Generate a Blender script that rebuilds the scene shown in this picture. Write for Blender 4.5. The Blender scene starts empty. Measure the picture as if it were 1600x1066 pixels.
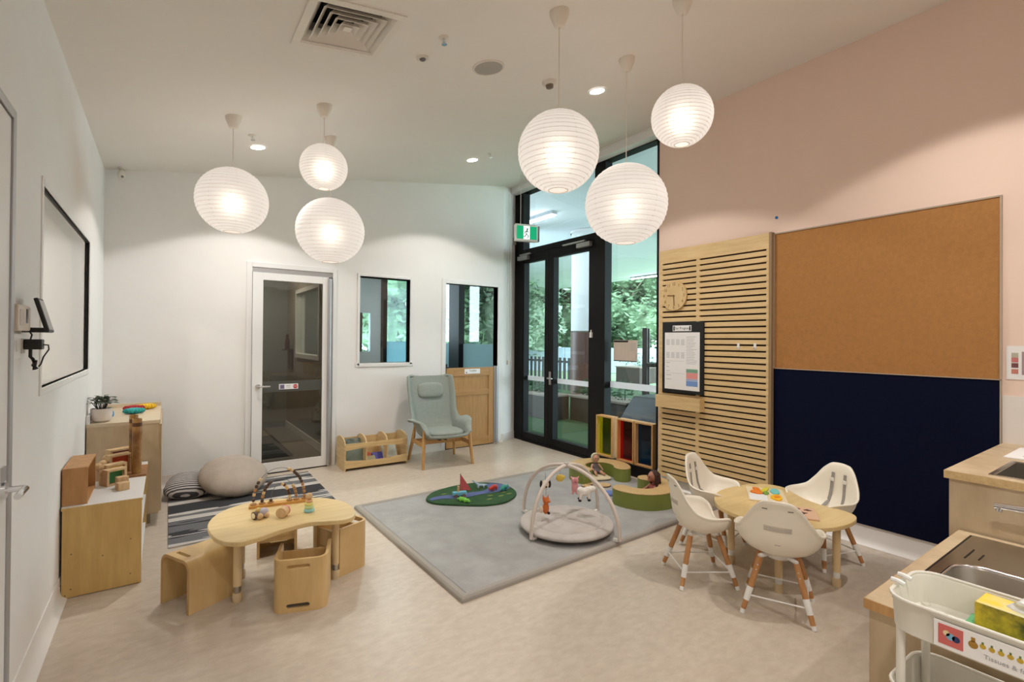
import bpy, bmesh, math, random
from mathutils import Vector, Matrix
random.seed(7)
PI = math.pi
sc = bpy.context.scene
COL = sc.collection

# ------------------------------------------------------------------ camera
YAW, PITCH, ROLL, FPX, CY = 0.6115, 0.0064, 0.0076, 772.146, 526.06
fw = Vector((math.sin(YAW)*math.cos(PITCH), math.cos(YAW)*math.cos(PITCH), math.sin(PITCH)))
rt = Vector((math.cos(YAW), -math.sin(YAW), 0)); up = rt.cross(fw)
r2 = rt*math.cos(ROLL) + up*math.sin(ROLL); u2 = -rt*math.sin(ROLL) + up*math.cos(ROLL)
cd = bpy.data.cameras.new('camera'); cam = bpy.data.objects.new('camera', cd); COL.objects.link(cam)
cam.matrix_world = Matrix(((r2.x, u2.x, -fw.x, 0), (r2.y, u2.y, -fw.y, 0), (r2.z, u2.z, -fw.z, 1.5), (0, 0, 0, 1)))
cd.sensor_width = 36; cd.lens = FPX/1600*36; cd.shift_y = -(533-CY)/1600; cd.clip_start = 0.05; cd.clip_end = 200
sc.camera = cam
# ------------------------------------------------------------------ view, world
sc.view_settings.view_transform = 'Standard'; sc.view_settings.look = 'None'; sc.view_settings.gamma = 1
sc.view_settings.use_curve_mapping = False; sc.view_settings.exposure = 1.06
sc.cycles.use_denoising = True; sc.cycles.max_bounces = 8; sc.cycles.transparent_max_bounces = 24
sc.cycles.sample_clamp_indirect = 6
w = bpy.data.worlds.new('sky'); sc.world = w; w.use_nodes = True
w.node_tree.nodes['Background'].inputs[0].default_value = (0.82, 0.92, 1.0, 1)
w.node_tree.nodes['Background'].inputs[1].default_value = 5.2
DOWNLIGHTS = [(0.678, 5.057), (2.894, 4.956), (2.938, 2.976), (3.15, 0.75), (0.70, -0.1), (0.70, -1.9), (2.95, -1.1)]
SPOT_W, LANTERN_E = 59.0, 0.66
def ceil_z(x): return 3.151 + 0.1491*x
for i, (x, y) in enumerate(DOWNLIGHTS):
    l = bpy.data.lights.new('downlight_beam', 'SPOT'); l.energy = SPOT_W; l.spot_size = math.radians(119); l.spot_blend = 0.13
    l.shadow_soft_size = 0.045; l.color = (1.0, 0.968, 0.93)
    # the fitting's own photometry: strongest straight down, weaker towards the cone's edge
    l.use_nodes = True; nt = l.node_tree; tc = nt.nodes.new('ShaderNodeTexCoord'); sx = nt.nodes.new('ShaderNodeSeparateXYZ'); mr = nt.nodes.new('ShaderNodeMapRange')
    ab = nt.nodes.new('ShaderNodeMath'); ab.operation = 'ABSOLUTE'; mr.inputs[1].default_value = .5; mr.inputs[2].default_value = 1.0; mr.inputs[3].default_value = .29; mr.inputs[4].default_value = 1.0
    nt.links.new(tc.outputs['Normal'], sx.inputs[0]); nt.links.new(sx.outputs['Z'], ab.inputs[0]); nt.links.new(ab.outputs[0], mr.inputs[0]); nt.links.new(mr.outputs[0], nt.nodes['Emission'].inputs['Strength'])
    o = bpy.data.objects.new('downlight_beam', l); COL.objects.link(o); o.location = (x, y, ceil_z(x)-0.03)

# ------------------------------------------------------------------ helpers
def lin(c): c /= 255.0; return c/12.92 if c <= 0.04045 else ((c+0.055)/1.055)**2.4
def S(r, g, b): return (lin(r), lin(g), lin(b), 1)
MATS = {}
def mat(name, col, rough=0.5, metal=0.0, spec=0.5, var=0.0, vscale=6.0, stretch=(1, 1, 1), bump=0.0, bscale=60.0, col2=None, emit=0.0, sub=0.0):
    if name in MATS: return MATS[name]
    m = bpy.data.materials.new(name); m.use_nodes = True; nt = m.node_tree; N = nt.nodes; L = nt.links
    b = N['Principled BSDF']; b.inputs['Base Color'].default_value = col; b.inputs['Roughness'].default_value = rough
    b.inputs['Metallic'].default_value = metal; b.inputs['Specular IOR Level'].default_value = spec
    if emit: b.inputs['Emission Color'].default_value = col; b.inputs['Emission Strength'].default_value = emit
    if var or col2 or bump:
        tc = N.new('ShaderNodeTexCoord'); mp = N.new('ShaderNodeMapping'); mp.inputs['Scale'].default_value = stretch
        L.new(tc.outputs['Object'], mp.inputs[0])
    if var or col2:
        nz = N.new('ShaderNodeTexNoise'); nz.inputs['Scale'].default_value = vscale; nz.inputs['Detail'].default_value = 6; nz.inputs['Roughness'].default_value = 0.62
        L.new(mp.outputs[0], nz.inputs['Vector'])
        cr = N.new('ShaderNodeValToRGB'); c2 = col2 or tuple(max(0, x*(1-var)) for x in col[:3])+(1,)
        c1 = col if col2 else tuple(min(1, x*(1+var*0.6)) for x in col[:3])+(1,)
        cr.color_ramp.elements[0].position = 0.36; cr.color_ramp.elements[1].position = 0.64
        cr.color_ramp.elements[0].color = c2; cr.color_ramp.elements[1].color = c1
        L.new(nz.outputs['Fac'], cr.inputs[0]); L.new(cr.outputs[0], b.inputs['Base Color'])
    if bump:
        nb = N.new('ShaderNodeTexNoise'); nb.inputs['Scale'].default_value = bscale; nb.inputs['Detail'].default_value = 3
        L.new(mp.outputs[0], nb.inputs['Vector'])
        bp = N.new('ShaderNodeBump'); bp.inputs['Strength'].default_value = bump; bp.inputs['Distance'].default_value = 0.01
        L.new(nb.outputs['Fac'], bp.inputs['Height']); L.new(bp.outputs[0], b.inputs['Normal'])
    MATS[name] = m; return m
def glass(name, tint, refl=1.0):
    if name in MATS: return MATS[name]
    m = bpy.data.materials.new(name); m.use_nodes = True; nt = m.node_tree; N = nt.nodes; L = nt.links
    N.remove(N['Principled BSDF']); out = N['Material Output']
    t = N.new('ShaderNodeBsdfTransparent'); t.inputs[0].default_value = tint
    g = N.new('ShaderNodeBsdfGlossy'); g.inputs['Roughness'].default_value = 0.0; g.inputs[0].default_value = (1, 1, 1, 1)
    f = N.new('ShaderNodeFresnel'); ge = N.new('ShaderNodeNewGeometry'); io = N.new('ShaderNodeMapRange'); io.inputs[3].default_value = 1.45; io.inputs[4].default_value = 1/1.45
    L.new(ge.outputs['Backfacing'], io.inputs[0]); L.new(io.outputs[0], f.inputs[0])
    mu = N.new('ShaderNodeMath'); mu.operation = 'MULTIPLY'; mu.inputs[1].default_value = refl; L.new(f.outputs[0], mu.inputs[0])
    x = N.new('ShaderNodeMixShader'); L.new(mu.outputs[0], x.inputs[0]); L.new(t.outputs[0], x.inputs[1]); L.new(g.outputs[0], x.inputs[2])
    L.new(x.outputs[0], out.inputs['Surface']); MATS[name] = m; return m
def frosted(name, col, fac=0.5):
    if name in MATS: return MATS[name]
    m = bpy.data.materials.new(name); m.use_nodes = True; nt = m.node_tree; N = nt.nodes; L = nt.links
    N.remove(N['Principled BSDF']); out = N['Material Output']
    t = N.new('ShaderNodeBsdfTranslucent'); t.inputs[0].default_value = col
    d = N.new('ShaderNodeBsdfDiffuse'); d.inputs[0].default_value = col
    x = N.new('ShaderNodeMixShader'); x.inputs[0].default_value = fac; L.new(t.outputs[0], x.inputs[1]); L.new(d.outputs[0], x.inputs[2])
    L.new(x.outputs[0], out.inputs['Surface']); MATS[name] = m; return m
def emis(name, col, s):
    if name in MATS: return MATS[name]
    m = bpy.data.materials.new(name); m.use_nodes = True; N = m.node_tree.nodes; N.remove(N['Principled BSDF'])
    e = N.new('ShaderNodeEmission'); e.inputs[0].default_value = col; e.inputs[1].default_value = s
    m.node_tree.links.new(e.outputs[0], N['Material Output'].inputs['Surface']); MATS[name] = m; return m

class MB:
    def __init__(s): s.v = []; s.f = []
    def add(s, vs, fs):
        n = len(s.v); s.v += [tuple(p) for p in vs]; s.f += [tuple(i+n for i in f) for f in fs]; return s
    def box(s, x0, x1, y0, y1, z0, z1):
        return s.add([(x0, y0, z0), (x1, y0, z0), (x1, y1, z0), (x0, y1, z0), (x0, y0, z1), (x1, y0, z1), (x1, y1, z1), (x0, y1, z1)],
                     [(0, 3, 2, 1), (4, 5, 6, 7), (0, 1, 5, 4), (1, 2, 6, 5), (2, 3, 7, 6), (3, 0, 4, 7)])
    def cyl(s, p0, p1, r0, r1=None, n=16):
        r1 = r0 if r1 is None else r1; return s.tube([p0, p1], [r0, r1], n)
    def tube(s, pts, r, n=10, closed=False):
        pts = [Vector(p) for p in pts]; m = len(pts); rs = r if isinstance(r, (list, tuple)) else [r]*m
        vs = []; prev = None
        for i, p in enumerate(pts):
            a = pts[(i-1) % m] if (i > 0 or closed) else p; b = pts[(i+1) % m] if (i < m-1 or closed) else p
            t = (b-a).normalized()
            if prev is None:
                u = t.orthogonal().normalized()
            else:
                u = (prev - t*prev.dot(t)); u = u.normalized() if u.length > 1e-6 else t.orthogonal().normalized()
            prev = u; v = t.cross(u)
            for k in range(n):
                a_ = 2*PI*k/n; vs.append(p + (u*math.cos(a_)+v*math.sin(a_))*rs[i])
        fs = []
        for i in range(m if closed else m-1):
            j = (i+1) % m
            for k in range(n): fs.append((i*n+k, i*n+(k+1) % n, j*n+(k+1) % n, j*n+k))
        if not closed: fs.append(tuple(range(n-1, -1, -1))); fs.append(tuple((m-1)*n+k for k in range(n)))
        return s.add(vs, fs)
    def lathe(s, prof, n=32, c=(0, 0, 0), cap=True):
        vs = []; fs = []; m = len(prof)
        for r, z in prof:
            for k in range(n):
                a = 2*PI*k/n; vs.append((c[0]+r*math.cos(a), c[1]+r*math.sin(a), c[2]+z))
        for i in range(m-1):
            for k in range(n): fs.append((i*n+k, i*n+(k+1) % n, (i+1)*n+(k+1) % n, (i+1)*n+k))
        if cap: fs.append(tuple(range(n-1, -1, -1))); fs.append(tuple((m-1)*n+k for k in range(n)))
        return s.add(vs, fs)
    def prism(s, pts, z0, z1):
        n = len(pts); vs = [(p[0], p[1], z0) for p in pts]+[(p[0], p[1], z1) for p in pts]
        return s.add(vs, [tuple(range(n-1, -1, -1)), tuple(range(n, 2*n))]+[(i, (i+1) % n, n+(i+1) % n, n+i) for i in range(n)])
    def extr(s, pts, axis, a, b):   # outline in the plane across axis, extruded from a to b
        n = len(pts)
        mk = {'x': lambda p, t: (t, p[0], p[1]), 'y': lambda p, t: (p[0], t, p[1]), 'z': lambda p, t: (p[0], p[1], t)}[axis]
        return s.add([mk(p, a) for p in pts]+[mk(p, b) for p in pts],
                     [tuple(range(n-1, -1, -1)), tuple(range(n, 2*n))]+[(i, (i+1) % n, n+(i+1) % n, n+i) for i in range(n)])
    def ell(s, c, r, n=14, m=9):
        r = (r, r, r) if not isinstance(r, (tuple, list)) else r
        vs = [(c[0], c[1], c[2]-r[2])]
        for i in range(1, m):
            a = -PI/2+PI*i/m
            for k in range(n):
                b = 2*PI*k/n; vs.append((c[0]+r[0]*math.cos(a)*math.cos(b), c[1]+r[1]*math.cos(a)*math.sin(b), c[2]+r[2]*math.sin(a)))
        vs.append((c[0], c[1], c[2]+r[2])); fs = []
        for k in range(n): fs.append((0, 1+(k+1) % n, 1+k))
        for i in range(m-2):
            for k in range(n): fs.append((1+i*n+k, 1+i*n+(k+1) % n, 1+(i+1)*n+(k+1) % n, 1+(i+1)*n+k))
        t = len(vs)-1
        for k in range(n): fs.append((t, 1+(m-2)*n+k, 1+(m-2)*n+(k+1) % n))
        return s.add(vs, fs)
    def grid(s, fn, nu, nv, wrap=False):
        vs = [fn(i/(nu if wrap else nu-1), j/(nv-1)) for i in range(nu) for j in range(nv)]; fs = []
        for i in range(nu if wrap else nu-1):
            for j in range(nv-1):
                a = (i+1) % nu; fs.append((i*nv+j, a*nv+j, a*nv+j+1, i*nv+j+1))
        return s.add(vs, fs)
    def rot(s, ang, axis='Z', c=(0, 0, 0)):
        M = Matrix.Rotation(ang, 3, axis); c = Vector(c); s.v = [tuple(M @ (Vector(p)-c)+c) for p in s.v]; return s
    def mv(s, d): s.v = [(p[0]+d[0], p[1]+d[1], p[2]+d[2]) for p in s.v]; return s

def make(name, mb, m, parent=None, loc=(0, 0, 0), rot=(0, 0, 0), smooth=False, bevel=0.0, seg=2, sub=0, solid=0.0, remesh=0.0, merge=False):
    me = bpy.data.meshes.new(name); me.from_pydata(mb.v, [], mb.f); me.update()
    bm = bmesh.new(); bm.from_mesh(me)
    if merge: bmesh.ops.remove_doubles(bm, verts=bm.verts, dist=1e-5)
    bmesh.ops.recalc_face_normals(bm, faces=bm.faces)
    bm.to_mesh(me); bm.free()
    if smooth:
        me.polygons.foreach_set('use_smooth', [True]*len(me.polygons))
        try: me.set_sharp_from_angle(angle=math.radians(45))
        except Exception: pass
    me.materials.append(m)
    o = bpy.data.objects.new(name, me); COL.objects.link(o); o.location = loc; o.rotation_euler = rot
    if parent: o.parent = parent
    if remesh:
        r = o.modifiers.new('r', 'REMESH'); r.mode = 'VOXEL'; r.voxel_size = remesh; r.use_smooth_shade = True
        sm = o.modifiers.new('s', 'SMOOTH'); sm.iterations = 3; sm.factor = 0.5
    if solid: q = o.modifiers.new('so', 'SOLIDIFY'); q.thickness = solid; q.offset = 0
    if bevel:
        q = o.modifiers.new('b', 'BEVEL'); q.width = bevel; q.segments = seg; q.limit_method = 'ANGLE'; q.angle_limit = math.radians(35)
    if sub: q = o.modifiers.new('ss', 'SUBSURF'); q.levels = sub; q.render_levels = sub
    return o
def cut(o, mb):       # boolean difference, applied at once
    me = bpy.data.meshes.new('cutter'); me.from_pydata(mb.v, [], mb.f)
    bm = bmesh.new(); bm.from_mesh(me); bmesh.ops.recalc_face_normals(bm, faces=bm.faces); bm.to_mesh(me); bm.free()
    c = bpy.data.objects.new('cutter', me); COL.objects.link(c); c.matrix_world = o.matrix_basis if not o.parent else o.matrix_basis
    par = o.parent; o.parent = None
    q = o.modifiers.new('bo', 'BOOLEAN'); q.object = c; q.operation = 'DIFFERENCE'; q.solver = 'EXACT'
    bpy.context.view_layer.update(); dg = bpy.context.evaluated_depsgraph_get()
    nm = bpy.data.meshes.new_from_object(o.evaluated_get(dg)); o.modifiers.clear(); o.data = nm
    bpy.data.objects.remove(c); o.parent = par; return o
def tag(o, label, cat, group=None):
    o['label'] = label; o['category'] = cat
    if group: o['group'] = group
    return o
def thing(name, label, cat, loc=(0, 0, 0), rz=0.0, group=None):
    o = bpy.data.objects.new(name, None); o.empty_display_size = 0.05; COL.objects.link(o); o.location = loc; o.rotation_euler = (0, 0, rz)
    return tag(o, label, cat, group)
def struct(o): o['kind'] = 'structure'; return o
def sroot(name, loc=(0, 0, 0), rz=0.0):
    o = bpy.data.objects.new(name, None); o.empty_display_size = 0.05; COL.objects.link(o); o.location = loc; o.rotation_euler = (0, 0, rz); return struct(o)
def dup(root, loc, rz, label=None):
    def cp(o, par):
        c = o.copy(); COL.objects.link(c); c.parent = par
        for ch in list(o.children): cp(ch, c)
        return c
    r = cp(root, None); r.location = loc; r.rotation_euler = (0, 0, rz)
    if label: r['label'] = label
    return r
def text(name, s, size, m, parent=None, loc=(0, 0, 0), rot=(0, 0, 0), ext=0.0004, align='CENTER'):
    c = bpy.data.curves.new(name, 'FONT'); c.body = s; c.size = size; c.extrude = ext; c.align_x = align; c.align_y = 'CENTER'
    t = bpy.data.objects.new('tmp_text', c); COL.objects.link(t); bpy.context.view_layer.update()
    me = bpy.data.meshes.new_from_object(t.evaluated_get(bpy.context.evaluated_depsgraph_get())); bpy.data.objects.remove(t)
    me.materials.clear(); me.materials.append(m)
    o = bpy.data.objects.new(name, me); COL.objects.link(o); o.parent = parent; o.location = loc; o.rotation_euler = rot; return o
def spline(pts, n=8):    # closed catmull-rom
    out = []; m = len(pts)
    for i in range(m):
        p = [Vector((*pts[(i+k-1) % m][:2], 0)) for k in range(4)]
        for j in range(n):
            t = j/n; q = 0.5*((2*p[1])+(p[2]-p[0])*t+(2*p[0]-5*p[1]+4*p[2]-p[3])*t*t+(3*p[1]-p[0]-3*p[2]+p[3])*t**3); out.append((q.x, q.y))
    return out
def rrect(x0, x1, y0, y1, r, n=5):
    out = []
    for cx, cy, a in ((x1-r, y1-r, 0), (x0+r, y1-r, 90), (x0+r, y0+r, 180), (x1-r, y0+r, 270)):
        for k in range(n+1):
            t = math.radians(a+90*k/n); out.append((cx+r*math.cos(t), cy+r*math.sin(t)))
    return out
def capsule(x0, x1, y, h, n=6):    # slot outline
    r = h/2; out = []
    for k in range(n+1): t = PI/2+PI*k/n; out.append((x0+r+r*math.cos(t), y+r*math.sin(t)))
    for k in range(n+1): t = -PI/2+PI*k/n; out.append((x1-r+r*math.cos(t), y+r*math.sin(t)))
    return out

# ------------------------------------------------------------------ materials
WHITE = mat('wall_paint_white', S(234, 231, 228), 0.7, var=0.02, vscale=2)
PEACH = mat('wall_paint_peach', S(238, 211, 195), 0.75, var=0.02, vscale=2)
CEIL = mat('ceiling_paint', S(236, 230, 224), 0.85, var=0.015, vscale=1.5)
FLOOR = mat('marbled_vinyl', S(202, 188, 172), 0.34, spec=0.4, vscale=13, stretch=(1.0, 1.7, 1), col2=S(190, 175, 158), bump=0.02, bscale=30)
SKIRT = mat('vinyl_coving', S(220, 210, 200), 0.4)
SKIRTW = mat('skirting_white', S(232, 228, 224), 0.4)
GLOSSW = mat('satin_white_frame', S(230, 228, 226), 0.35)
ALU = mat('aluminium', S(176, 176, 178), 0.38, metal=0.6)
BLACKF = mat('black_powder_coat', S(11, 11, 12), 0.6, spec=.25)
BLACKP = mat('black_plastic', S(16, 16, 17), 0.45)
CHROME = mat('chrome', S(225, 226, 230), 0.12, metal=1.0)
STEEL = mat('stainless_steel', S(190, 186, 178), 0.28, metal=1.0, var=0.06, vscale=3)
BIRCH = mat('birch_ply', S(218, 190, 143), 0.5, vscale=5, stretch=(1, 1, 9), col2=S(200, 170, 122))
BIRCHX = mat('birch_ply_lengthwise', S(222, 192, 140), 0.45, vscale=5, stretch=(0.7, 9, 9), col2=S(206, 175, 124))
PALEPLY = mat('pale_maple_ply', S(205, 184, 152), 0.5, vscale=2.4, stretch=(2.5, 2.5, 0.9), col2=S(184, 160, 127))
MAPLE = mat('maple_laminate', S(212, 178, 112), 0.42, vscale=4, stretch=(6, 6, 0.8), col2=S(198, 162, 97))
TABLETOP = mat('maple_tabletop', S(222, 197, 144), 0.36, vscale=3, stretch=(1, 7, 1), col2=S(212, 184, 130))
OAK = mat('oak_veneer', S(186, 140, 82), 0.45, vscale=4, stretch=(9, 9, 0.9), col2=S(170, 124, 68))
OAKLEG = mat('oak_solid', S(206, 160, 104), 0.45, vscale=6, stretch=(6, 6, 1), col2=S(188, 140, 84))
BEECH = mat('beech_legs', S(190, 138, 88), 0.45, vscale=6, stretch=(5, 5, 1), col2=S(174, 120, 72))
SLATM = mat('birch_slat', S(226, 196, 146), 0.5, vscale=4, stretch=(9, 0.8, 9), col2=S(212, 180, 128))
CORK = mat('tan_pinboard', S(172, 121, 68), 0.95, var=0.08, vscale=40, bump=0.15, bscale=220)
NAVY = mat('navy_felt', S(14, 19, 42), 0.95, spec=.1, var=0.1, vscale=50, bump=0.1, bscale=220)
RUG = mat('grey_rug_pile', S(168, 167, 165), 0.98, vscale=5, col2=S(155, 154, 152), bump=0.5, bscale=140)
RUGEDGE = mat('grey_rug_edging', S(160, 154, 146), 0.95, bump=0.3, bscale=200)
HCWHITE = mat('cream_white_plastic', S(240, 232, 216), 0.35)
PUREWHITE = mat('white_plastic', S(236, 234, 230), 0.35)
PAPER = mat('white_paper', S(238, 236, 234), 0.8)
INK = mat('dark_print', S(60, 58, 60), 0.8)
GREYINK = mat('grey_print', S(165, 164, 166), 0.8)
GREENV = mat('green_vinyl', S(126, 136, 62), 0.45, var=0.05)
TANV = mat('tan_vinyl', S(196, 164, 112), 0.5, var=0.05)
SAGE = mat('sage_fabric', S(150, 157, 149), 0.95, var=0.05, vscale=30, bump=0.25, bscale=260)
GREIGE = mat('greige_linen', S(172, 158, 146), 0.95, var=0.06, vscale=8, bump=0.3, bscale=180)
GYM = mat('gym_grey_cotton', S(186, 178, 172), 0.95, var=0.05, vscale=12, bump=0.3, bscale=120)
GYMARCH = mat('gym_arch_fabric', S(214, 202, 192), 0.9, bump=0.15, bscale=120)
TRANSGL = glass('clear_glass_tinted', (0.865, 0.935, 0.945, 1), 1.0)
CLEARGL = glass('clear_glass', (0.93, 0.96, 0.95, 1), 1.0)
DARKGL = glass('smoked_glass', (0.5, 0.49, 0.44, 1), 1.6)
LEFTGL = glass('bright_window_glass', (0.86, 0.88, 0.85, 1), 1.6)
def flat(name, r, g, b, rough=0.6, **k): return mat(name, S(r, g, b), rough, **k)
# ================================================================== ROOM SHELL
XL, XR, XG, YB, YF = -0.484, 4.265, 4.40, 6.02, -2.6
struct(make('floor', MB().box(XL-.1, XG+.12, YF, YB+.12, -.1, 0), FLOOR))
# ceiling slab with a square hole for the air diffuser
VX0, VX1, VY0, VY1 = 0.625, 1.055, 2.665, 3.075
def cbox(mb, x0, x1, y0, y1, t=.14):
    z0, z1 = ceil_z(x0), ceil_z(x1)
    mb.add([(x0, y0, z0), (x1, y0, z1), (x1, y1, z1), (x0, y1, z0), (x0, y0, z0+t), (x1, y0, z1+t), (x1, y1, z1+t), (x0, y1, z0+t)],
           [(0, 3, 2, 1), (4, 5, 6, 7), (0, 1, 5, 4), (1, 2, 6, 5), (2, 3, 7, 6), (3, 0, 4, 7)])
mb = MB()
cbox(mb, XL-.1, VX0, YF, 6.4); cbox(mb, VX1, XG+.15, YF, 6.4); cbox(mb, VX0, VX1, YF, VY0); cbox(mb, VX0, VX1, VY1, 6.4)
struct(make('ceiling', mb, CEIL))
def wallxz(mb, x0, x1, z0, y0, y1, z1=None):   # piece of a wall across x; no z1 = up to the raked ceiling
    a, b = (ceil_z(x0)+.02, ceil_z(x1)+.02) if z1 is None else (z1, z1)
    mb.add([(x0, y0, z0), (x1, y0, z0), (x1, y1, z0), (x0, y1, z0), (x0, y0, a), (x1, y0, b), (x1, y1, b), (x0, y1, a)],
           [(0, 3, 2, 1), (4, 5, 6, 7), (0, 1, 5, 4), (1, 2, 6, 5), (2, 3, 7, 6), (3, 0, 4, 7)])
DX0, DX1, DZ = 0.764, 1.617, 2.272
WX0, WX1, WZ0, WZ1 = 1.943, 2.597, 1.198, 2.268
GX0, GX1, GZ = 3.118, 3.963, 2.262
mb = MB(); y0, y1 = YB, YB+.12
wallxz(mb, XL-.1, DX0, 0, y0, y1); wallxz(mb, DX0, DX1, DZ, y0, y1); wallxz(mb, DX1, WX0, 0, y0, y1)
wallxz(mb, WX0, WX1, 0, y0, y1, WZ0); wallxz(mb, WX0, WX1, WZ1, y0, y1); wallxz(mb, WX1, GX0, 0, y0, y1)
wallxz(mb, GX0, GX1, GZ, y0, y1); wallxz(mb, GX1, 4.06, 0, y0, y1)
zc, ze = ceil_z(4.06)+.02, ceil_z(4.4)+.02      # short return towards the glazing
mb.add([(4.06, 6.02, 0), (4.37, 6.17, 0), (4.40, 6.17, 0), (4.40, 6.3, 0), (4.06, 6.14, 0), (4.06, 6.02, zc), (4.37, 6.17, ze), (4.40, 6.17, ze), (4.40, 6.3, ze), (4.06, 6.14, zc)],
       [(0, 4, 3, 2, 1), (5, 6, 7, 8, 9), (0, 1, 6, 5), (1, 2, 7, 6), (2, 3, 8, 7), (3, 4, 9, 8), (4, 0, 5, 9)])
struct(make('wall_back', mb, WHITE))
# left wall with the viewing window
LY0, LY1, LZ0, LZ1 = 3.20, 4.955, 1.252, 2.22
mb = MB(); h = ceil_z(XL)+.02
mb.box(XL-.1, XL, YF, LY0, 0, h); mb.box(XL-.1, XL, LY1, YB, 0, h); mb.box(XL-.1, XL, LY0, LY1, 0, LZ0); mb.box(XL-.1, XL, LY0, LY1, LZ1, h)
struct(make('wall_left', mb, WHITE))
mb = MB(); mb.box(XR, XR+.16, YF, 3.385, 0, 3.81)
struct(make('wall_right', mb, PEACH))
mb = MB(); wallxz(mb, XL-.1, XR+.16, 0, YF-.1, YF)
struct(make('wall_front', mb, WHITE))
# blind pelmet above the glazing
struct(make('trim_1', MB().box(4.255, 4.42, 3.385, 6.13, 3.70, ceil_z(4.25)+.02), GLOSSW, bevel=.004))
struct(make('trim_2', MB().box(4.235, 4.256, 3.385, 6.10, 3.775, ceil_z(4.23)+.01), GLOSSW, bevel=.003))
# coved skirtings
def cove(name, p, axis, a, b, sgn, h=.145, m=SKIRT):
    mb = MB(); prof = [(0, h), (-.006, h), (-.008, .05), (-.016, .02), (-.04, .0015), (0, 0)]
    prof = [(p+sgn*-q[0]*-1 if False else p+sgn*q[0], q[1]) for q in prof]
    if axis == 'x': mb.extr(prof, 'x', a, b)
    else: mb.extr(prof, 'y', a, b)
    return struct(make(name, mb, m, smooth=True))
bb = sroot('baseboard_back')
for a, b in ((XL, DX0-.05), (DX1+.05, GX0-.02), (GX1+.02, 4.06)):
    o = cove('skirting_strip', YB, 'x', a, b, 1, .12); del o['kind']; o.parent = bb
mb = MB(); mb.add([(4.06, 6.018, 0), (4.365, 6.166, 0), (4.365, 6.15, 0), (4.06, 6.0, 0), (4.06, 6.018, .12), (4.365, 6.166, .12), (4.365, 6.156, .12), (4.06, 6.008, .12)],
                  [(0, 3, 2, 1), (4, 5, 6, 7), (0, 1, 5, 4), (1, 2, 6, 5), (2, 3, 7, 6), (3, 0, 4, 7)])
make('skirting_strip', mb, SKIRTW, bb)
cove('baseboard_right', XR, 'y', .75, 3.385, 1, .15, SKIRTW)
cove('baseboard_left', XL, 'y', YF, YB, -1, .125, SKIRTW)
# ---------------------------------------------------------------- left viewing window
wn = sroot('window_1')
mb = MB(); f = .034
mb.box(XL-.1, XL+.006, LY0-f, LY0, LZ0-f, LZ1+f).box(XL-.1, XL+.006, LY1, LY1+f, LZ0-f, LZ1+f).box(XL-.1, XL+.006, LY0, LY1, LZ1, LZ1+f).box(XL-.1, XL+.006, LY0, LY1, LZ0-f, LZ0)
make('window_frame', mb, GLOSSW, wn, bevel=.003)
mb = MB(); g = .014
mb.box(XL-.013, XL-.005, LY1-.010, LY1, LZ0, LZ1).box(XL-.013, XL-.005, LY0, LY1, LZ1-.007, LZ1).box(XL-.022, XL-.014, LY0, LY1, LZ0, LZ0+.003)
make('glazing_bead', mb, BLACKF, wn)
make('window_sill', MB().box(XL-.09, XL-.03, LY0, LY1, LZ0, LZ0+.012), GLOSSW, wn)
make('pane', MB().box(XL-.018, XL-.013, LY0, LY1, LZ0, LZ1), LEFTGL, wn)
# ---------------------------------------------------------------- left wall door (only its edge is in view)
d3 = sroot('door_3', (XL, 1.55, 0))
make('door_leaf', MB().box(.004, .03, 0, .90, .008, 2.27), GLOSSW, d3, bevel=.002)
mb = MB().box(.0, .036, .905, .945, 0, 2.31).box(.0, .036, -.045, -.005, 0, 2.31).box(0, .036, -.005, .905, 2.275, 2.31)
make('door_frame', mb, ALU, d3, bevel=.002)
lv = make('handle', MB().cyl((.03, .84, .97), (.042, .84, .97), .027, n=20).tube([(.04, .84, .97), (.085, .84, .97), (.09, .83, .97), (.09, .72, .97)], .0105, 12), CHROME, d3, smooth=True)
make('lock_plate', MB().box(.03, .037, .82, .86, 1.0, 1.05), ALU, d3)
# ---------------------------------------------------------------- back wall glass door (slightly ajar)
d1 = sroot('door_1')
mb = MB().box(DX0-.055, DX0, YB-.02, YB+.12, 0, DZ+.055).box(DX1, DX1+.045, YB-.02, YB+.12, 0, DZ+.055).box(DX0, DX1, YB-.02, YB+.12, DZ, DZ+.055)
make('architrave', mb, GLOSSW, d1, bevel=.003)
make('door_closer_rail', MB().box(DX0, DX1, YB-.01, YB+.04, DZ-.055, DZ-.002), ALU, d1)
leaf = sroot('door_leaf', (1.585, YB-.01, 0)); leaf.parent = d1; del leaf['kind']; leaf.rotation_euler = (0, 0, math.radians(.7))
LW = .818; gx0, gx1, gz0, gz1 = -.715, -.085, .125, 2.135
mb = MB().box(-LW, gx0, -.02, .02, .015, 2.215).box(gx1, -.02, -.02, .02, .015, 2.215).box(gx0, gx1, -.02, .02, .015, gz0).box(gx0, gx1, -.02, .02, gz1, 2.215)
make('leaf_frame', mb, GLOSSW, leaf, bevel=.002)
make('pane', MB().box(gx0, gx1, -.004, .004, gz0, gz1), DARKGL, leaf)
make('manifestation_band', MB().box(gx0+.001, gx1-.001, -.0062, -.0052, .90, 1.02), frosted('grey_film', (.16, .16, .14, 1), .6), leaf)
make('handle', MB().cyl((-.76, -.02, .97), (-.76, -.032, .97), .026, n=20).tube([(-.76, -.03, .97), (-.76, -.07, .97), (-.75, -.076, .97), (-.645, -.076, .97)], .0095, 12), CHROME, leaf, smooth=True)
make('finger_guard', MB().cyl((-.012, -.028, .02), (-.012, -.028, 2.2), .022, n=14).box(-.022, .02, -.03, .0, .02, 2.2), ALU, leaf, smooth=True)
make('bottom_seal', MB().box(-LW, -.02, -.016, .016, .002, .016), BLACKP, leaf)
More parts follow.
